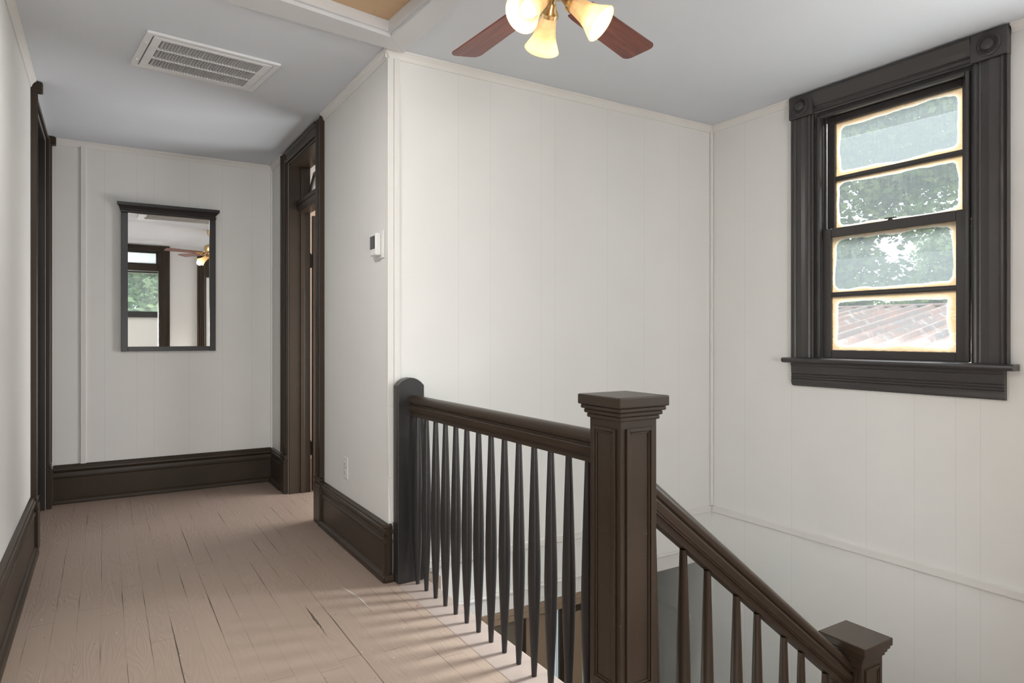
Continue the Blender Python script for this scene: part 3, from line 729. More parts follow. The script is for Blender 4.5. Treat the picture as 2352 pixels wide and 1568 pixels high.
# ---------------------------------------------------------------- stairs (structure below the frame)
RUN, RISE, X0 = 0.245, 0.194, 1.36
sm = MB()
for i in range(1, 5):
    xa = X0 + RUN * (i - 1)
    sm.box(xa + e, xa + RUN + 0.025, 0.462, 1.52, -RISE * i - 0.03, -RISE * i)
    sm.box(xa + RUN + e, xa + RUN + 0.02, 0.462, 1.50, -RISE * (i + 1) + 0.001, -RISE * i - 0.031)
zl = -RISE * 5
sm.box(X0 + 4 * RUN + 0.021, XW - e, 0.462, 1.52, zl - 0.03, zl)
for i in range(1, 9):
    ya = 1.52 + RUN * (i - 1)
    sm.box(2.56, XW - e, ya + 0.001, ya + RUN + 0.025, zl - RISE * i - 0.03, zl - RISE * i)
struct(sm.build('stairs', M['treads'], bevel=0.003), 'brown painted stair treads below the railing', 'stairs')
sk = MB()
for k in range(1):
    sk.extrude([(X0, -0.03), (X0, -0.27), (X0 + 4 * RUN, -0.27 - 4 * RISE), (X0 + 4.4 * RUN, -0.20 - 5 * RISE), (X0 + 4.4 * RUN, -0.03 - 5 * RISE)], (0, 1.521, 0), (1, 0, 0), (0, 0, 1), (0, 0, 0), (0, 0.02, 0))
struct(sk.build('trim_stringer', M['brown']), 'dark brown stringer beside the treads', 'stair trim')

# ---------------------------------------------------------------- balustrades
def baluster_mb(h, mid=0.47, rt=0.0106, rm=0.0230, rb=0.0096):
    pr = []
    n = 15
    for i in range(n + 1):
        t = i / n
        if t < mid: q = t / mid; r = rb + (rm - rb) * math.sin(q * math.pi / 2) ** 1.15
        else: q = (t - mid) / (1 - mid); r = rt + (rm - rt) * (1 - q ** 1.25) 
        pr.append((r, h * t))
    return MB().lathe(pr, (0, 0, 0), 14)
RAILP = [(0, 0.0), (0.010, -0.0008), (0.019, -0.004), (0.026, -0.010), (0.030, -0.018), (0.031, -0.026), (0.029, -0.034), (0.024, -0.039), (0.024, -0.045),
         (0.034, -0.046), (0.0365, -0.049), (0.036, -0.056), (0.033, -0.064), (0.033, -0.070), (0.029, -0.071), (0.028, -0.077), (0.021, -0.078), (0.021, -0.098)]
RAILP = RAILP + [(-a, b) for a, b in RAILP[:0:-1]]
XBAL = 1.287; YN = 1.463
bal = thing('landing_balustrade', 'dark level balustrade of tapered spindles along the floor edge', 'balustrade', (XBAL, 2.3, 0))
hr = MB().extrude(RAILP, (0, 0, 0.907), (1, 0, 0), (0, 0, 1), (0, 1.5335 - 2.3, 0), (0, 2.984 - 2.3, 0)).build('handrail', M['brown'], bal, smooth=True)
pts = [(-0.068, 0.001), (0.068, 0.001), (0.068, 0.955)]
for k in range(1, 8):
    a = k / 8; pts.append((0.068 - 0.136 * a, 0.955 + 0.038 * math.sin(math.pi * a) ** 0.8))
pts.append((-0.068, 0.955))
MB().extrude(pts, (-0.018, 2.985 - 2.3, 0), (1, 0, 0), (0, 0, 1), (0, 0, 0), (0, 0.060, 0)).build('half_newel', M['charcoal'], bal, bevel=0.003)
first = None
for k in range(14):
    y = 2.949 - 0.1015 * k - 2.3
    if first is None:
        first = baluster_mb(0.8085).build('baluster', M['charcoal'], bal, smooth=True, loc=(0, y, 0.001))
    else:
        c = first.copy(); C.objects.link(c); c.parent = bal; c.location = (0, y, 0.001)

st = thing('stair_railing', 'dark sloping stair handrail with tapered spindles going down', 'stair railing', (1.355, YN, 0))
sl = 0.791
xa, xb = 1.3575, 2.3835
ztop = lambda x: 0.756 - (x - 1.407) * sl
# handrail swept on the slope (profile kept vertical at its ends so that it meets the posts)
prof = [(a, b / math.cos(math.atan(sl))) for a, b in RAILP]
hm = MB(); n = len(prof)
vs = [(xa - 1.355, a, ztop(xa) + b) for a, b in prof] + [(xb - 1.355, a, ztop(xb) + b) for a, b in prof]
hm.add(vs, [(i, (i + 1) % n, n + (i + 1) % n, n + i) for i in range(n)] + [tuple(range(n - 1, -1, -1)), tuple(range(n, 2 * n))])
hm.build('handrail', M['brown'], st, smooth=True)
fi = MB()
dz = 0.098 / math.cos(math.atan(sl))
for x in (1.398, 1.529, 1.636, 1.775, 1.879, 2.021, 2.119, 2.262):
    i = int((x - X0) // RUN) + 1
    zb_ = -RISE * i + 0.0005
    zt_ = ztop(x + 0.012) - dz + 0.010
    baluster_mb(zt_ - zb_, 0.42, 0.0115, 0.0225, 0.0105).build('baluster', M['brown'], st, smooth=True, loc=(x - 1.355, 0, zb_))

def newel(name, label, x, y, zb, ztop_, panel):
    r = thing(name, label, 'newel post', (x, y, zb))
    h_ = ztop_ - zb; hw = 0.068
    s = MB(); s.box(-hw, hw, -hw, hw, 0.001, h_ - 0.030)
    s.build('shaft', M['brown'], r, bevel=0.003)
    MB().box(-hw - 0.012, hw + 0.012, -hw - 0.012, hw + 0.012, 0.001, 0.12).build('base_block', M['brown'], r, bevel=0.006)
    c = MB()
    for (z0_, z1_, g) in ((h_ - 0.0685, h_ - 0.056, 0.007), (h_ - 0.0555, h_ - 0.043, 0.013), (h_ - 0.0425, h_ - 0.0305, 0.020)):
        c.box(-hw - g, hw + g, -hw - g, hw + g, z0_, z1_)
    c.box(-0.094, 0.094, -0.094, 0.094, h_ - 0.030, h_)
    c.build('cap', M['brown'], r, bevel=0.004)
    # panel mouldings on four faces
    z0_, z1_ = panel[0] - zb, panel[1] - zb
    pw = 0.050
    for k in range(4):
        pm_ = MB()
        ri = Matrix.Rotation(R(90 * k), 3, 'Z')
        for q in ((-pw, -pw + 0.010, z0_, z1_), (pw - 0.010, pw, z0_, z1_), (-pw + 0.0102, pw - 0.0102, z0_, z0_ + 0.010), (-pw + 0.0102, pw - 0.0102, z1_ - 0.010, z1_)):
            b = MB().box(q[0], q[1], -hw - 0.007, -hw - 0.0002, q[2], q[3])
            pm_.add([ri @ Vector(v) for v in b.v], b.f)
        for q in ((-pw + 0.0105, -pw + 0.017, z0_ + 0.0105, z1_ - 0.0105), (pw - 0.017, pw - 0.0105, z0_ + 0.0105, z1_ - 0.0105), (-pw + 0.0172, pw - 0.0172, z0_ + 0.0105, z0_ + 0.017), (-pw + 0.0172, pw - 0.0172, z1_ - 0.017, z1_ - 0.0105)):
            b = MB().box(q[0], q[1], -hw - 0.0035, -hw - 0.0002, q[2], q[3])
            pm_.add([ri @ Vector(v) for v in b.v], b.f)
        pm_.build('panel_moulding', M['brown'], r, bevel=0.0025)
    return r
newel('newel_post', 'large dark brown panelled post at the top of the stairs', 1.283, YN, 0, 1.027, (0.205, 0.937))
newel('newel_post', 'lower dark brown panelled post at the foot of the sloping handrail', 2.452, YN, zl, 0.052, (zl + 0.2, -0.045))

# ---------------------------------------------------------------- mirror
mr = thing('wall_mirror', 'tall dark-framed mirror with a moulded top hanging on the end wall', 'mirror', (0.426, YE - 0.03, 1.08))
y1 = 0.0295
fx, fz = 0.322, 1.03
for s in (-1, 1):
    MB().box(s * fx, s * (fx - 0.044), -0.004, y1, 0, fz).build('stile', M['charcoal'], mr, bevel=0.002)
MB().box(-fx + 0.0445, fx - 0.0445, -0.002, y1, 0.001, 0.036).build('bottom_rail', M['charcoal'], mr, bevel=0.002)
cp = [(0, 0), (0.036, 0.0), (0.040, 0.008), (0.040, 0.016), (0.034, 0.020), (0.040, 0.034), (0.056, 0.050), (0.062, 0.054), (0.062, 0.076), (0, 0.076)]
cm_ = MB(); n = len(cp)
ext = lambda a: fx - 0.002 + max(0, a - 0.034)
vs = [(-ext(a), y1 - a, fz + 0.0005 - 0.012 + b) for a, b in cp] + [(ext(a), y1 - a, fz + 0.0005 - 0.012 + b) for a, b in cp]
cm_.add([(v[0], v[1], v[2] + 0.012) for v in vs], [(i, (i + 1) % n, n + (i + 1) % n, n + i) for i in range(n)] + [tuple(range(n - 1, -1, -1)), tuple(range(n, 2 * n))])
cm_.build('cornice', M['charcoal'], mr)
MB().box(-fx + 0.0435, fx - 0.0435, 0.010, 0.014, 0.035, fz + 0.0004).build('mirror_glass', M['mirror'], mr)

# ---------------------------------------------------------------- thermostat, outlet
th = thing('thermostat', 'small white wall thermostat with a dark screen', 'thermostat', (XR, 3.19, 1.655))
MB().box(-0.007, -e, -0.070, 0.075, -0.070, 0.070).build('back_plate', M['plastic'], th, bevel=0.006, seg=3)
MB().box(-0.036, -0.0075, -0.036, 0.048, -0.055, 0.055).build('body', M['plastic'], th, bevel=0.006, seg=3)
MB().box(-0.0375, -0.0362, -0.026, 0.040, -0.022, 0.043).build('screen', M['screen'], th, bevel=0.0005)
ot = thing('wall_outlet', 'white duplex electrical outlet low on the short hall wall', 'outlet', (XR, 3.735, 0.437))
MB().box(-0.006, -e, -0.040, 0.040, -0.062, 0.062).build('cover_plate', M['whitetrim'], ot, bevel=0.003)
for z in (-0.024, 0.024):
    r = MB().box(-0.0085, -0.0062, -0.017, 0.017, z - 0.014, z + 0.014).build('receptacle', M['whitetrim'], ot, bevel=0.002)
    sl_ = MB(); sl_.box(-0.0092, -0.0086, -0.009, -0.0065, z - 0.003, z + 0.006); sl_.box(-0.0092, -0.0086, 0.0065, 0.009, z - 0.003, z + 0.006); sl_.box(-0.0092, -0.0086, -0.002, 0.002, z - 0.010, z - 0.006)
    sl_.build('slots', M['slot'], r)
MB().lathe([(0.003, 0), (0.0025, 0.0015)], (-0.0061, 0, 0), 10, Matrix.Rotation(R(-90), 3, 'Y')).build('screw', M['iron'], ot)

# ---------------------------------------------------------------- ceiling vent
vn = thing('ceiling_vent', 'white rectangular return air vent with three rows of louvres on the ceiling', 'vent', (0.443, 3.713, H), (0, 0, R(6.8)))
vl, vw = 0.306, 0.235
f = MB()
f.box(-vl, vl, -vw, -vw + 0.030, -0.014, -e); f.box(-vl, vl, vw - 0.030, vw, -0.014, -e)
f.box(-vl, -vl + 0.030, -vw + 0.0302, vw - 0.0302, -0.014, -e); f.box(vl - 0.030, vl, -vw + 0.0302, vw - 0.0302, -0.014, -e)
f.build('outer_frame', M['vent'], vn, bevel=0.003)
g = MB()
iy, ix = vw - 0.034, vl - 0.034
rows = []
rh = 0.112; gap = 0.012
ys = [-iy + 0.030]
for k in range(3): rows.append((-iy + 0.021 + k * (rh + gap), -iy + 0.021 + k * (rh + gap) + rh))
zf0, zf1 = -0.017, -0.006
g.box(-ix, ix, -iy, rows[0][0], zf0, zf1); g.box(-ix, ix, rows[2][1], iy, zf0, zf1)
for k in range(2): g.box(-ix, ix, rows[k][1], rows[k + 1][0], zf0, zf1)
for (a, b) in rows:
    g.box(-ix, -ix + 0.036, a + 0.0002, b - 0.0002, zf0, zf1); g.box(ix - 0.040, ix, a + 0.0002, b - 0.0002, zf0, zf1)
g.build('face_plate', M['vent'], vn, bevel=0.0015)
for (a, b) in rows:
    lv = MB(); nl = 33
    for k in range(nl):
        x = -ix + 0.040 + (2 * ix - 0.084) * (k + 0.5) / nl
        lv.add([(x + 0.0058, a, -0.0168), (x + 0.0048, a, -0.0168), (x - 0.0036, a, -0.0035), (x - 0.0026, a, -0.0035),
                (x + 0.0058, b, -0.0168), (x + 0.0048, b, -0.0168), (x - 0.0036, b, -0.0035), (x - 0.0026, b, -0.0035)],
               [(0, 1, 2, 3), (4, 7, 6, 5), (0, 4, 5, 1), (1, 5, 6, 2), (2, 6, 7, 3), (3, 7, 4, 0)])
    lv.build('louvre_row', M['louvre'], vn)
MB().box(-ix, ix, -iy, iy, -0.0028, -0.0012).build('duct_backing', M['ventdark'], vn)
for y in (-0.12, 0.12):
    MB().lathe([(0.005, 0), (0.005, 0.012)], (-vl + 0.014, y, -0.022), 10).build('latch', M['vent'], vn)

# ---------------------------------------------------------------- attic hatch
ah = thing('attic_hatch', 'tan plywood attic hatch framed by pale boards in the ceiling', 'hatch', (0.8, 2.4, H))
ho = [(1.243, 3.022), (0.33, 2.935), (0.33, 2.36), (1.257, 2.36)]
zl_, zu_ = -0.024, -e
names = ['frame_board'] * 4
for i in range(4):
    j = (i + 1) % 4
    q = [ho[i], ho[j], hin[j], hin[i]]
    MB().add([(x - 0.8, y - 2.4, z) for z in (zl_, zu_) for x, y in q], [(0, 1, 2, 3), (7, 6, 5, 4), (0, 4, 5, 1), (1, 5, 6, 2), (2, 6, 7, 3), (3, 7, 4, 0)]).build('frame_board', M['hatchtrim'], ah, bevel=0.0025)
def inset(p, d):
    cx_ = sum(x for x, y in p) / 4; cy_ = sum(y for x, y in p) / 4
    return [(x + (d if x < cx_ else -d), y + (d if y < cy_ else -d)) for x, y in p]
a_, b_ = inset(hin, 0.001), inset(hin, 0.018)
lp = MB()
for i in range(4):
    j = (i + 1) % 4
    q = [a_[i], a_[j], b_[j], b_[i]]
    lp.add([(x - 0.8, y - 2.4, z) for z in (-0.008, 0.040) for x, y in q], [(0, 1, 2, 3), (7, 6, 5, 4), (0, 4, 5, 1), (1, 5, 6, 2), (2, 6, 7, 3), (3, 7, 4, 0)])
lp.build('inner_stop', M['hatchtrim'], ah)
MB().add([(x - 0.8, y - 2.4, z) for z in (0.0405, 0.056) for x, y in a_], [(0, 1, 2, 3), (7, 6, 5, 4), (0, 4, 5, 1), (1, 5, 6, 2), (2, 6, 7, 3), (3, 7, 4, 0)]).build('plywood_panel', M['hatch'], ah)

# ---------------------------------------------------------------- ceiling fan
FX, FY, FZ = 1.226, 1.724, 2.300
fan = thing('ceiling_fan', 'ceiling fan with cherry wood blades and three lit bell shades', 'ceiling fan', (FX, FY, FZ))
MB().lathe([(0.012, 0.12), (0.012, 0.24)], (0, 0, 0), 14).build('downrod', M['brass'], fan, smooth=True)
MB().lathe([(0.014, 0.225), (0.050, 0.235), (0.062, 0.265), (0.064, 0.2995)], (0, 0, 0), 24).build('canopy', M['brass'], fan, smooth=True)
MB().lathe([(0.04, 0.002), (0.085, 0.008), (0.098, 0.025), (0.100, 0.075), (0.090, 0.100), (0.055, 0.118), (0.018, 0.125)], (0, 0, 0), 28).build('motor_housing', M['brass'], fan, smooth=True)
MB().lathe([(0.008, -0.020), (0.026, -0.018), (0.042, -0.014), (0.048, -0.008), (0.042, -0.003), (0.040, 0.0015)], (0, 0, 0), 24).build('light_fitter', M['brass'], fan, smooth=True)
BL = 0.59
def blade_mb():
    pts = []
    r0, w0, w1_, rc = 0.150, 0.050, 0.066, 0.030
    pts += [(r0, -w0), (r0 + 0.03, -w0 - 0.004)]
    for k in range(6):
        a = -math.pi / 2 + (math.pi / 2) * k / 5
        pts.append((BL - rc + rc * math.cos(a), -w1_ + rc + rc * math.sin(a)))
    for k in range(6):
        a = (math.pi / 2) * k / 5
        pts.append((BL - rc + rc * math.cos(a), w1_ - rc + rc * math.sin(a)))
    pts += [(r0 + 0.03, w0 + 0.004), (r0, w0)]
    n = len(pts)
    return MB().add([(x, y, -0.003) for x, y in pts] + [(x, y, 0.003) for x, y in pts],
                    [tuple(range(n - 1, -1, -1)), tuple(range(n, 2 * n))] + [(i, (i + 1) % n, n + (i + 1) % n, n + i) for i in range(n)])
def bracket_mb():
    m = MB()
    m.tube([(0.085, 0, 0.014), (0.115, 0, 0.004), (0.150, 0, -0.010), (0.19, 0, -0.0085)], [0.010, 0.008, 0.008, 0.006], 8)
    m.add([(0.155, -0.03, -0.0085), (0.215, -0.018, -0.0085), (0.225, 0, -0.0085), (0.215, 0.018, -0.0085), (0.155, 0.03, -0.0085),
           (0.155, -0.03, -0.0036), (0.215, -0.018, -0.0036), (0.225, 0, -0.0036), (0.215, 0.018, -0.0036), (0.155, 0.03, -0.0036)],
          [(4, 3, 2, 1, 0), (5, 6, 7, 8, 9), (0, 1, 6, 5), (1, 2, 7, 6), (2, 3, 8, 7), (3, 4, 9, 8), (4, 0, 5, 9)])
    return m
b0 = None
for k in range(5):
    ang = R(20 + 72 * k)
    if b0 is None:
        b0 = blade_mb().build('blade', M['blade'], fan, bevel=0.0015)
        k0 = bracket_mb().build('blade_bracket', M['brass'], b0, smooth=True)
        bl = b0
    else:
        bl = b0.copy(); C.objects.link(bl); bl.parent = fan
        kk = k0.copy(); C.objects.link(kk); kk.parent = bl
    bl.rotation_mode = 'ZYX'
    bl.rotation_euler = (R(-9), 0, 0)
    bl.rotation_mode = 'QUATERNION'
    bl.rotation_quaternion = Matrix.Rotation(ang, 3, 'Z').to_quaternion() @ Matrix.Rotation(R(-9), 3, 'X').to_quaternion()
SHP = [(0.024, 0.0), (0.027, -0.010), (0.030, -0.030), (0.034, -0.055), (0.042, -0.080), (0.053, -0.102), (0.060, -0.116)]
def shade_mb():
    outer = SHP; inner = [(r - 0.003, z) for r, z in reversed(SHP)]
    return MB().lathe(outer + [(SHP[-1][0] - 0.0015, -0.1175)] + inner, (0, 0, 0), 28, cap=False)
LAMPS = (72, 192, 312)
for ang in LAMPS:
    a = R(ang); ca, sa = math.cos(a), math.sin(a)
    tilt = R(49)
    # neck position and axis
    nx_, nz = 0.038, -0.029
    q = Matrix.Rotation(a, 3, 'Z') @ Matrix.Rotation(-tilt, 3, 'Y')
    arm = MB().tube([(0.014 * ca, 0.014 * sa, -0.012), (0.020 * ca, 0.020 * sa, -0.018), (0.029 * ca, 0.029 * sa, -0.024), (nx_ * ca, nx_ * sa, nz)], [0.012, 0.010, 0.009, 0.010], 10).build('lamp_arm', M['brass'], fan, smooth=True)
    hd = bpy.data.objects.new('lamp_head', None); C.objects.link(hd); hd.parent = fan; hd.location = (nx_ * ca, nx_ * sa, nz)
    hd.rotation_mode = 'QUATERNION'; hd.rotation_quaternion = q.to_quaternion()
    MB().lathe([(0.010, 0.012), (0.016, 0.006), (0.022, -0.012), (0.030, -0.022), (0.031, -0.034), (0.026, -0.036)], (0, 0, 0), 20).build('socket_cup', M['brass'], hd, smooth=True)
    shade_mb().build('lamp_shade', M['shade'], hd, smooth=True, loc=(0, 0, -0.030))
    MB().lathe([(0.010, -0.038), (0.012, -0.060), (0.020, -0.075), (0.027, -0.092), (0.028, -0.104), (0.024, -0.118), (0.014, -0.127), (0.003, -0.130)], (0, 0, 0), 20).build('bulb', M['bulb'], hd, smooth=True)
    p = Vector((FX + nx_ * ca, FY + nx_ * sa, FZ + nz)) + q @ Vector((0, 0, -0.150))
    lamp('fan_bulb_light', 'POINT', p, 1.5, (1.0, 0.955, 0.89), shadow_soft_size=0.035)

# ---------------------------------------------------------------- lower storey front door, seen down between the spindles
ld = structroot('door_3', 'olive brown front door and sidelight below the stairwell wall', 'door')
MB().extrude([(0, -0.288), (0.026, -0.288), (0.026, -0.318), (0.022, -0.321), (0.022, -0.355), (0, -0.355)], (1.36, YF - 0.001, -0.001), (0, -1, 0), (0, 0, 1), (0, 0, 0), (1.04, 0, 0)).build('head_casing', M['lowwood2'], ld, bevel=0.001)
yb = YF + 0.02
MB().box(1.36, 1.955, yb, yb + 0.04, ZB, -0.356).build('door_leaf', M['lowwood'], ld, bevel=0.003)
MB().lathe([(0.012, 0), (0.014, 0.02), (0.028, 0.035), (0.030, 0.05), (0.018, 0.062)], (1.90, yb - 0.0005, -1.0), 16, Matrix.Rotation(R(90), 3, 'X')).build('door_knob', M['iron'], ld, smooth=True)
MB().box(1.957, 1.99, yb - 0.02, yb + 0.04, ZB, -0.356).build('side_casing', M['brown'], ld, bevel=0.003)
MB().box(1.992, 2.150, yb - 0.01, yb + 0.04, ZB, -0.356).build('panel_board', M['lowwood2'], ld, bevel=0.003)
sd = bpy.data.objects.new('sidelight', None); C.objects.link(sd); sd.parent = ld; sd.location = (2.19, yb, -0.6)
def reed_mat():
    m, nt, b, out = newmat('pale_reeded_glass')
    tc = N(nt, 'ShaderNodeTexCoord').outputs['Object']
    sep = N(nt, 'ShaderNodeSeparateXYZ'); nt.links.new(tc, sep.inputs[0])
    s = math_n(nt, 'SINE', math_n(nt, 'MULTIPLY', sep.outputs[0], 420.0))
    nt.links.new(mixc(nt, ramp(nt, s, -1, 1), (0.30, 0.44, 0.50), (0.86, 0.93, 0.96)), b.inputs['Base Color'])
    nt.links.new(mixc(nt, ramp(nt, s, -1, 1), (0.30, 0.44, 0.50), (0.86, 0.93, 0.96)), b.inputs['Emission Color'])
    b.inputs['Emission Strength'].default_value = 0.45
    b.inputs['Roughness'].default_value = 0.2
    return m
MB().box(-0.038, 0.038, 0.010, 0.016, -0.22, 0.2435).build('pane', reed_mat(), sd)
MB().box(-0.038, 0.070, -0.006, 0.03, -2.28, -0.221).build('sill_panel', M['lowwood'], sd, bevel=0.002)
MB().box(0.0385, 0.070, -0.006, 0.03, -0.220, 0.2435).build('stile', M['brown'], sd, bevel=0.002)
MB().box(2.272, 2.372, yb - 0.03, yb + 0.04, ZB, -0.40).build('post', M['lowwood2'], ld, bevel=0.003)
MB().box(2.272, 2.380, yb - 0.035, yb + 0.04, -0.399, -0.357).build('post_cap', M['brown'], ld, bevel=0.003)

# ---------------------------------------------------------------- behind the camera (seen in the mirror)
def back_frame(root, hole, side_w, top):
    x0, x1, z0, z1 = hole
    for xx, sgn in ((x0, -1), (x1, 1)):
        MB().extrude(casing_prof(side_w), (xx, YB + e, 0), (sgn, 0, 0), (0, 1, 0), (0, 0, 0.001), (0, 0, top)).build('side_casing', M['brown'], root)
    MB().box(x0, x1, YB + e, YB + 0.022, z1, top).build('head_casing', M['brown'], root, bevel=0.003)
    j = MB()
    j.box(x0 + e, x0 + 0.02, YB - T, YB - e, 0.001, z1 - e); j.box(x1 - 0.02, x1 - e, YB - T, YB - e, 0.001, z1 - e); j.box(x0 + 0.021, x1 - 0.021, YB - T, YB - e, z1 - 0.02, z1 - e)
    j.build('jamb', M['brown'], root, bevel=0.002)
d4 = structroot('door_4', 'dark door frame with a transom reflected in the mirror', 'door frame')
back_frame(d4, B1, 0.135, 2.59)
MB().box(B1[0] + 0.022, B1[1] - 0.022, YB - 0.12, YB - 0.02, 2.20, 2.30).build('transom_bar', M['brown'], d4, bevel=0.004)
tz0, tz1 = 2.302, B1[3] - 0.022
f = MB(); xa_, xb_ = B1[0] + 0.022, B1[1] - 0.022
f.box(xa_, xb_, YB - 0.09, YB - 0.05, tz0, tz0 + 0.02); f.box(xa_, xb_, YB - 0.09, YB - 0.05, tz1 - 0.02, tz1)
f.box(xa_, xa_ + 0.03, YB - 0.09, YB - 0.05, tz0 + 0.0202, tz1 - 0.0202); f.box(xb_ - 0.03, xb_, YB - 0.09, YB - 0.05, tz0 + 0.0202, tz1 - 0.0202)
f.build('transom_sash', M['brown'], d4, bevel=0.002)
MB().box(xa_ + 0.0302, xb_ - 0.0302, YB - 0.072, YB - 0.068, tz0 + 0.0202, tz1 - 0.0202).build('transom_pane', M['glass'], d4)
d5 = structroot('door_5', 'second dark door frame at the right edge of the mirror reflection', 'door frame')
back_frame(d5, B2, 0.115, 2.54)
w2 = structroot('added_window_2', 'window opening added beside the viewpoint for the landing fill lamp', 'window')  # unseen frame, added around the landing fill lamp
f = MB(); x0, x1, z0, z1 = B3; xa, xb = XW - 0.03, XW - e
f.box(xa, xb, x0 - 0.1, x0, z0 - 0.1, z1 + 0.1); f.box(xa, xb, x1, x1 + 0.1, z0 - 0.1, z1 + 0.1)
f.box(xa, xb, x0, x1, z1, z1 + 0.1); f.box(xa - 0.02, xb, x0, x1, z0 - 0.1, z0)
f.build('frame', M['winpaint'], w2, bevel=0.003)
# back room
RB = -3.6
WX = (0.20, 1.00)   # its window
bm_ = MB()
wall_cells(bm_, 'x', RB - T, RB, -1.6, XW, 0, H, [(0.25, 0.95, 1.68, 2.44)])
bm_.box(-1.6 - T, -1.6, RB, YB - T, 0, H); bm_.box(2.26, 2.28, RB, YB - T, 0, H)
struct(bm_.build('wall_backroom', wall_mat('back_room_paint', 0, [])), 'off-white walls of the room behind the viewpoint', 'wall')
struct(MB().box(-1.6, 2.26, RB, YB - T, -0.1, 0).build('floor_backroom', M['lowfloor']), 'floor of the room behind the viewpoint', 'floor')
struct(MB().box(-1.6 - T, 2.28, RB - T, YB - T - 0.001, H, H + 0.1).build('ceiling_backroom', M['ceiling']), 'ceiling of the room behind the viewpoint', 'ceiling')
w3 = structroot('window_3', 'single window with green trees reflected in the mirror', 'window')
f = MB()
f.box(0.15, 0.25, RB + e, RB + 0.03, 1.56, 2.5); f.box(0.95, 1.05, RB + e, RB + 0.03, 1.56, 2.5); f.box(0.25, 0.95, RB + e, RB + 0.03, 2.44, 2.5); f.box(0.25, 0.95, RB + e, RB + 0.05, 1.56, 1.68)
f.build('frame', M['charcoal'], w3, bevel=0.003)
MB().box(0.25, 0.95, RB - 0.08, RB - 0.075, 1.68, 2.44).build('pane', M['glass'], w3)

# ---------------------------------------------------------------- outdoors
GZ = -3.6
struct(MB().box(-25, 60, -40, 45, GZ - 0.2, GZ).build('ground', M['grass']), 'green lawn outside far below the window', 'ground')
def tree(name, label, trunk, blobs, n, leaf, mat, seed, group=None):
    rnd = random.Random(seed)
    t = thing(name, label, 'tree', (trunk[0], trunk[1], GZ), group=group)
    O = Vector((trunk[0], trunk[1], GZ))
    tm_ = MB()
    c0 = Vector(blobs[0][0]) - O
    tm_.tube([(0, 0, 0.0), (0.05, 0.02, c0.z * 0.3), (c0.x * 0.4, c0.y * 0.4, c0.z * 0.65), c0], [0.22, 0.17, 0.12, 0.05], 10)
    for c, r in blobs:
        cc = Vector(c) - O
        tm_.tube([(c0.x * 0.3, c0.y * 0.3, min(c0.z, cc.z) * 0.6), (cc.x * 0.6 + c0.x * 0.15, cc.y * 0.6 + c0.y * 0.15, cc.z * 0.85), cc], [0.09, 0.06, 0.02], 6)
        for k in range(5):
            d = Vector((rnd.gauss(0, 1), rnd.gauss(0, 1), rnd.gauss(0.2, 1))).normalized() * r * 0.85
            tm_.tube([cc * 0.97, cc + d * 0.5, cc + d], [0.03, 0.02, 0.006], 5)
    tm_.build('trunk', M['bark'], t, smooth=True)
    lm = MB()
    vol = sum(r ** 2 for c, r in blobs)
    for c, r in blobs:
        cc = Vector(c) - O
        # leaves gather in sprays so that light shows between them
        ns = int(n * r ** 2 / vol / 26)
        for s_ in range(ns):
            d = Vector((rnd.gauss(0, 1), rnd.gauss(0, 1), rnd.gauss(0, 1))).normalized()
            rr = r * rnd.random() ** 0.42
            sc_ = cc + d * rr
            sr = rnd.uniform(0.14, 0.34) * (r / 1.6) ** 0.5
            for k in range(26):
                p = sc_ + Vector((rnd.gauss(0, sr), rnd.gauss(0, sr), rnd.gauss(0, sr * 0.55)))
                a = Vector((rnd.gauss(0, 1), rnd.gauss(0, 1), rnd.gauss(0, 0.5))).normalized()
                b = a.cross(Vector((rnd.gauss(0, 1), rnd.gauss(0, 1), rnd.gauss(0, 1)))).normalized()
                L = leaf * rnd.uniform(0.7, 1.3)
                lm.add([p - a * L, p + b * L * 0.55, p + a * L, p - b * L * 0.55], [(0, 1, 2, 3)])
    me = bpy.data.meshes.new('foliage'); me.from_pydata(lm.v, [], lm.f); me.update(); me.materials.append(mat)
    o = bpy.data.objects.new('foliage', me); C.objects.link(o); o.parent = t
    return t
tree('broadleaf_tree', 'big leafy tree filling the upper window panes', (14.5, 10.2),
     [((14.3, 8.3, 6.3), 2.4), ((14.2, 6.3, 5.8), 1.7), ((14.0, 9.4, 3.2), 1.45), ((14.4, 7.3, 4.6), 1.5), ((14.6, 5.2, 6.6), 1.6), ((14.3, 8.6, 2.0), 1.2)], 30000, 0.085, M['leaf'], 3)
tree('broadleaf_tree', 'paler distant tree at the right of the third window pane', (22.5, 10.2),
     [((22.5, 9.9, 3.3), 1.35), ((22.2, 8.6, 2.6), 1.2), ((22.6, 11.2, 2.4), 0.9)], 14000, 0.09, M['leaf2'], 8)
tree('garden_tree', 'green tree seen through the window reflected in the mirror', (1.6, -10.5),
     [((1.4, -10.0, 3.9), 1.9), ((0.0, -9.8, 2.6), 1.5), ((2.8, -9.8, 2.4), 1.6), ((1.2, -9.6, 1.5), 1.5)], 16000, 0.11, M['leaf2'], 21)
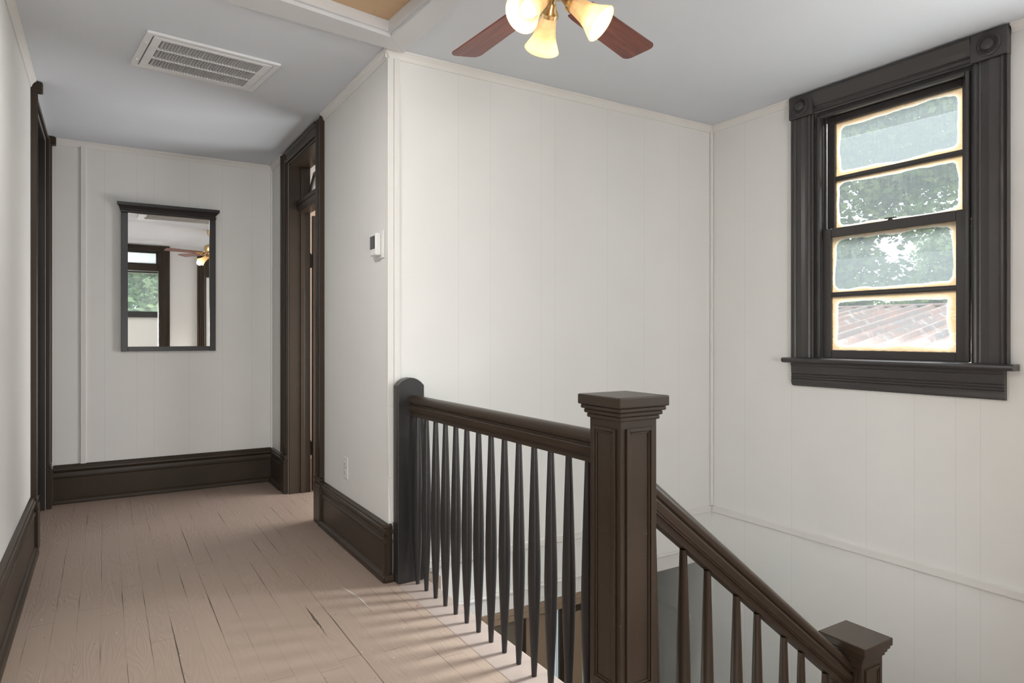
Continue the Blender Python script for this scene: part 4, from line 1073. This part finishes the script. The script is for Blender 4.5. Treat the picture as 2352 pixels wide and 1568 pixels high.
# neighbouring low roof
nb = thing('neighbouring_building', 'low building with a rust-streaked metal roof outside the window', 'building', (8.2, 5.2, GZ), (0, 0, R(12)))
zr0, zr1 = 1.04 - GZ, 1.63 - GZ
rx0, rx1, ry = -2.4, 2.4, 5.2
rm = MB(); ny = 260
prf = []
for i in range(ny + 1):
    y = -ry + 2 * ry * i / ny
    ph = (y / 0.23) % 1.0
    prf.append((y, 0.060 * max(0, math.cos((ph - 0.5) * 2 * math.pi)) ** 0.7))
vs = [(rx0, y, zr0 + h_) for y, h_ in prf] + [(rx1, y, zr1 + h_) for y, h_ in prf]
m_ = len(prf)
rm.add(vs, [(i, i + 1, m_ + i + 1, m_ + i) for i in range(m_ - 1)])
ro = rm.build('roof', M['roof'], nb)
so = ro.modifiers.new('sheet', 'SOLIDIFY'); so.thickness = 0.02
MB().box(rx1 - 0.1, rx1 + 0.1, -ry, ry, zr1 + 0.02, zr1 + 0.055).build('ridge_cap', M['roof'], nb, bevel=0.01)
MB().add([(rx0 + 0.3, -ry + 0.2, 0), (rx1 - 0.1, -ry + 0.2, 0), (rx1 - 0.1, ry - 0.2, 0), (rx0 + 0.3, ry - 0.2, 0),
          (rx0 + 0.3, -ry + 0.2, zr0), (rx1 - 0.1, -ry + 0.2, zr1 - 0.06), (rx1 - 0.1, ry - 0.2, zr1 - 0.06), (rx0 + 0.3, ry - 0.2, zr0)],
         [(0, 3, 2, 1), (4, 5, 6, 7), (0, 1, 5, 4), (1, 2, 6, 5), (2, 3, 7, 6), (3, 0, 4, 7)]).build('wall', M['siding'], nb)
# pale house farther off
hs = thing('house', 'pale distant house just above the metal roof', 'house', (30.0, 14.6, GZ))
MB().box(-1.5, 1.5, -1.2, 1.2, 0, 5.6).build('wall', M['siding'], hs)
MB().extrude([(-1.5, 5.6), (1.5, 5.6), (0, 6.5)], (0, -1.2, 0), (0, 1, 0), (0, 0, 1), (-1.6, 1.2, 0), (1.6, 1.2, 0)).build('roof', M['siding'], hs)

# small scrap lying on the boards
lm = MB(); rl = random.Random(4)
ring = [(0.008 * math.cos(2 * math.pi * k / 9) * rl.uniform(0.5, 1.2), 0.005 * math.sin(2 * math.pi * k / 9) * rl.uniform(0.5, 1.2), rl.uniform(0.0008, 0.0035)) for k in range(9)]
lm.add([(0, 0, 0.003)] + ring, [(0, 1 + k, 1 + (k + 1) % 9) for k in range(9)])
sc_leaf = lm.build('leaf_scrap', paint('dry_red_leaf', (0.30, 0.05, 0.055), 0.7, 0.2, 200, 0), loc=(1.180, 2.706, 0.0004))
sd_ = sc_leaf.modifiers.new('sheet', 'SOLIDIFY'); sd_.thickness = 0.0004
tag(sc_leaf, 'tiny dry red scrap on the floorboards near the spindles', 'leaf scrap')
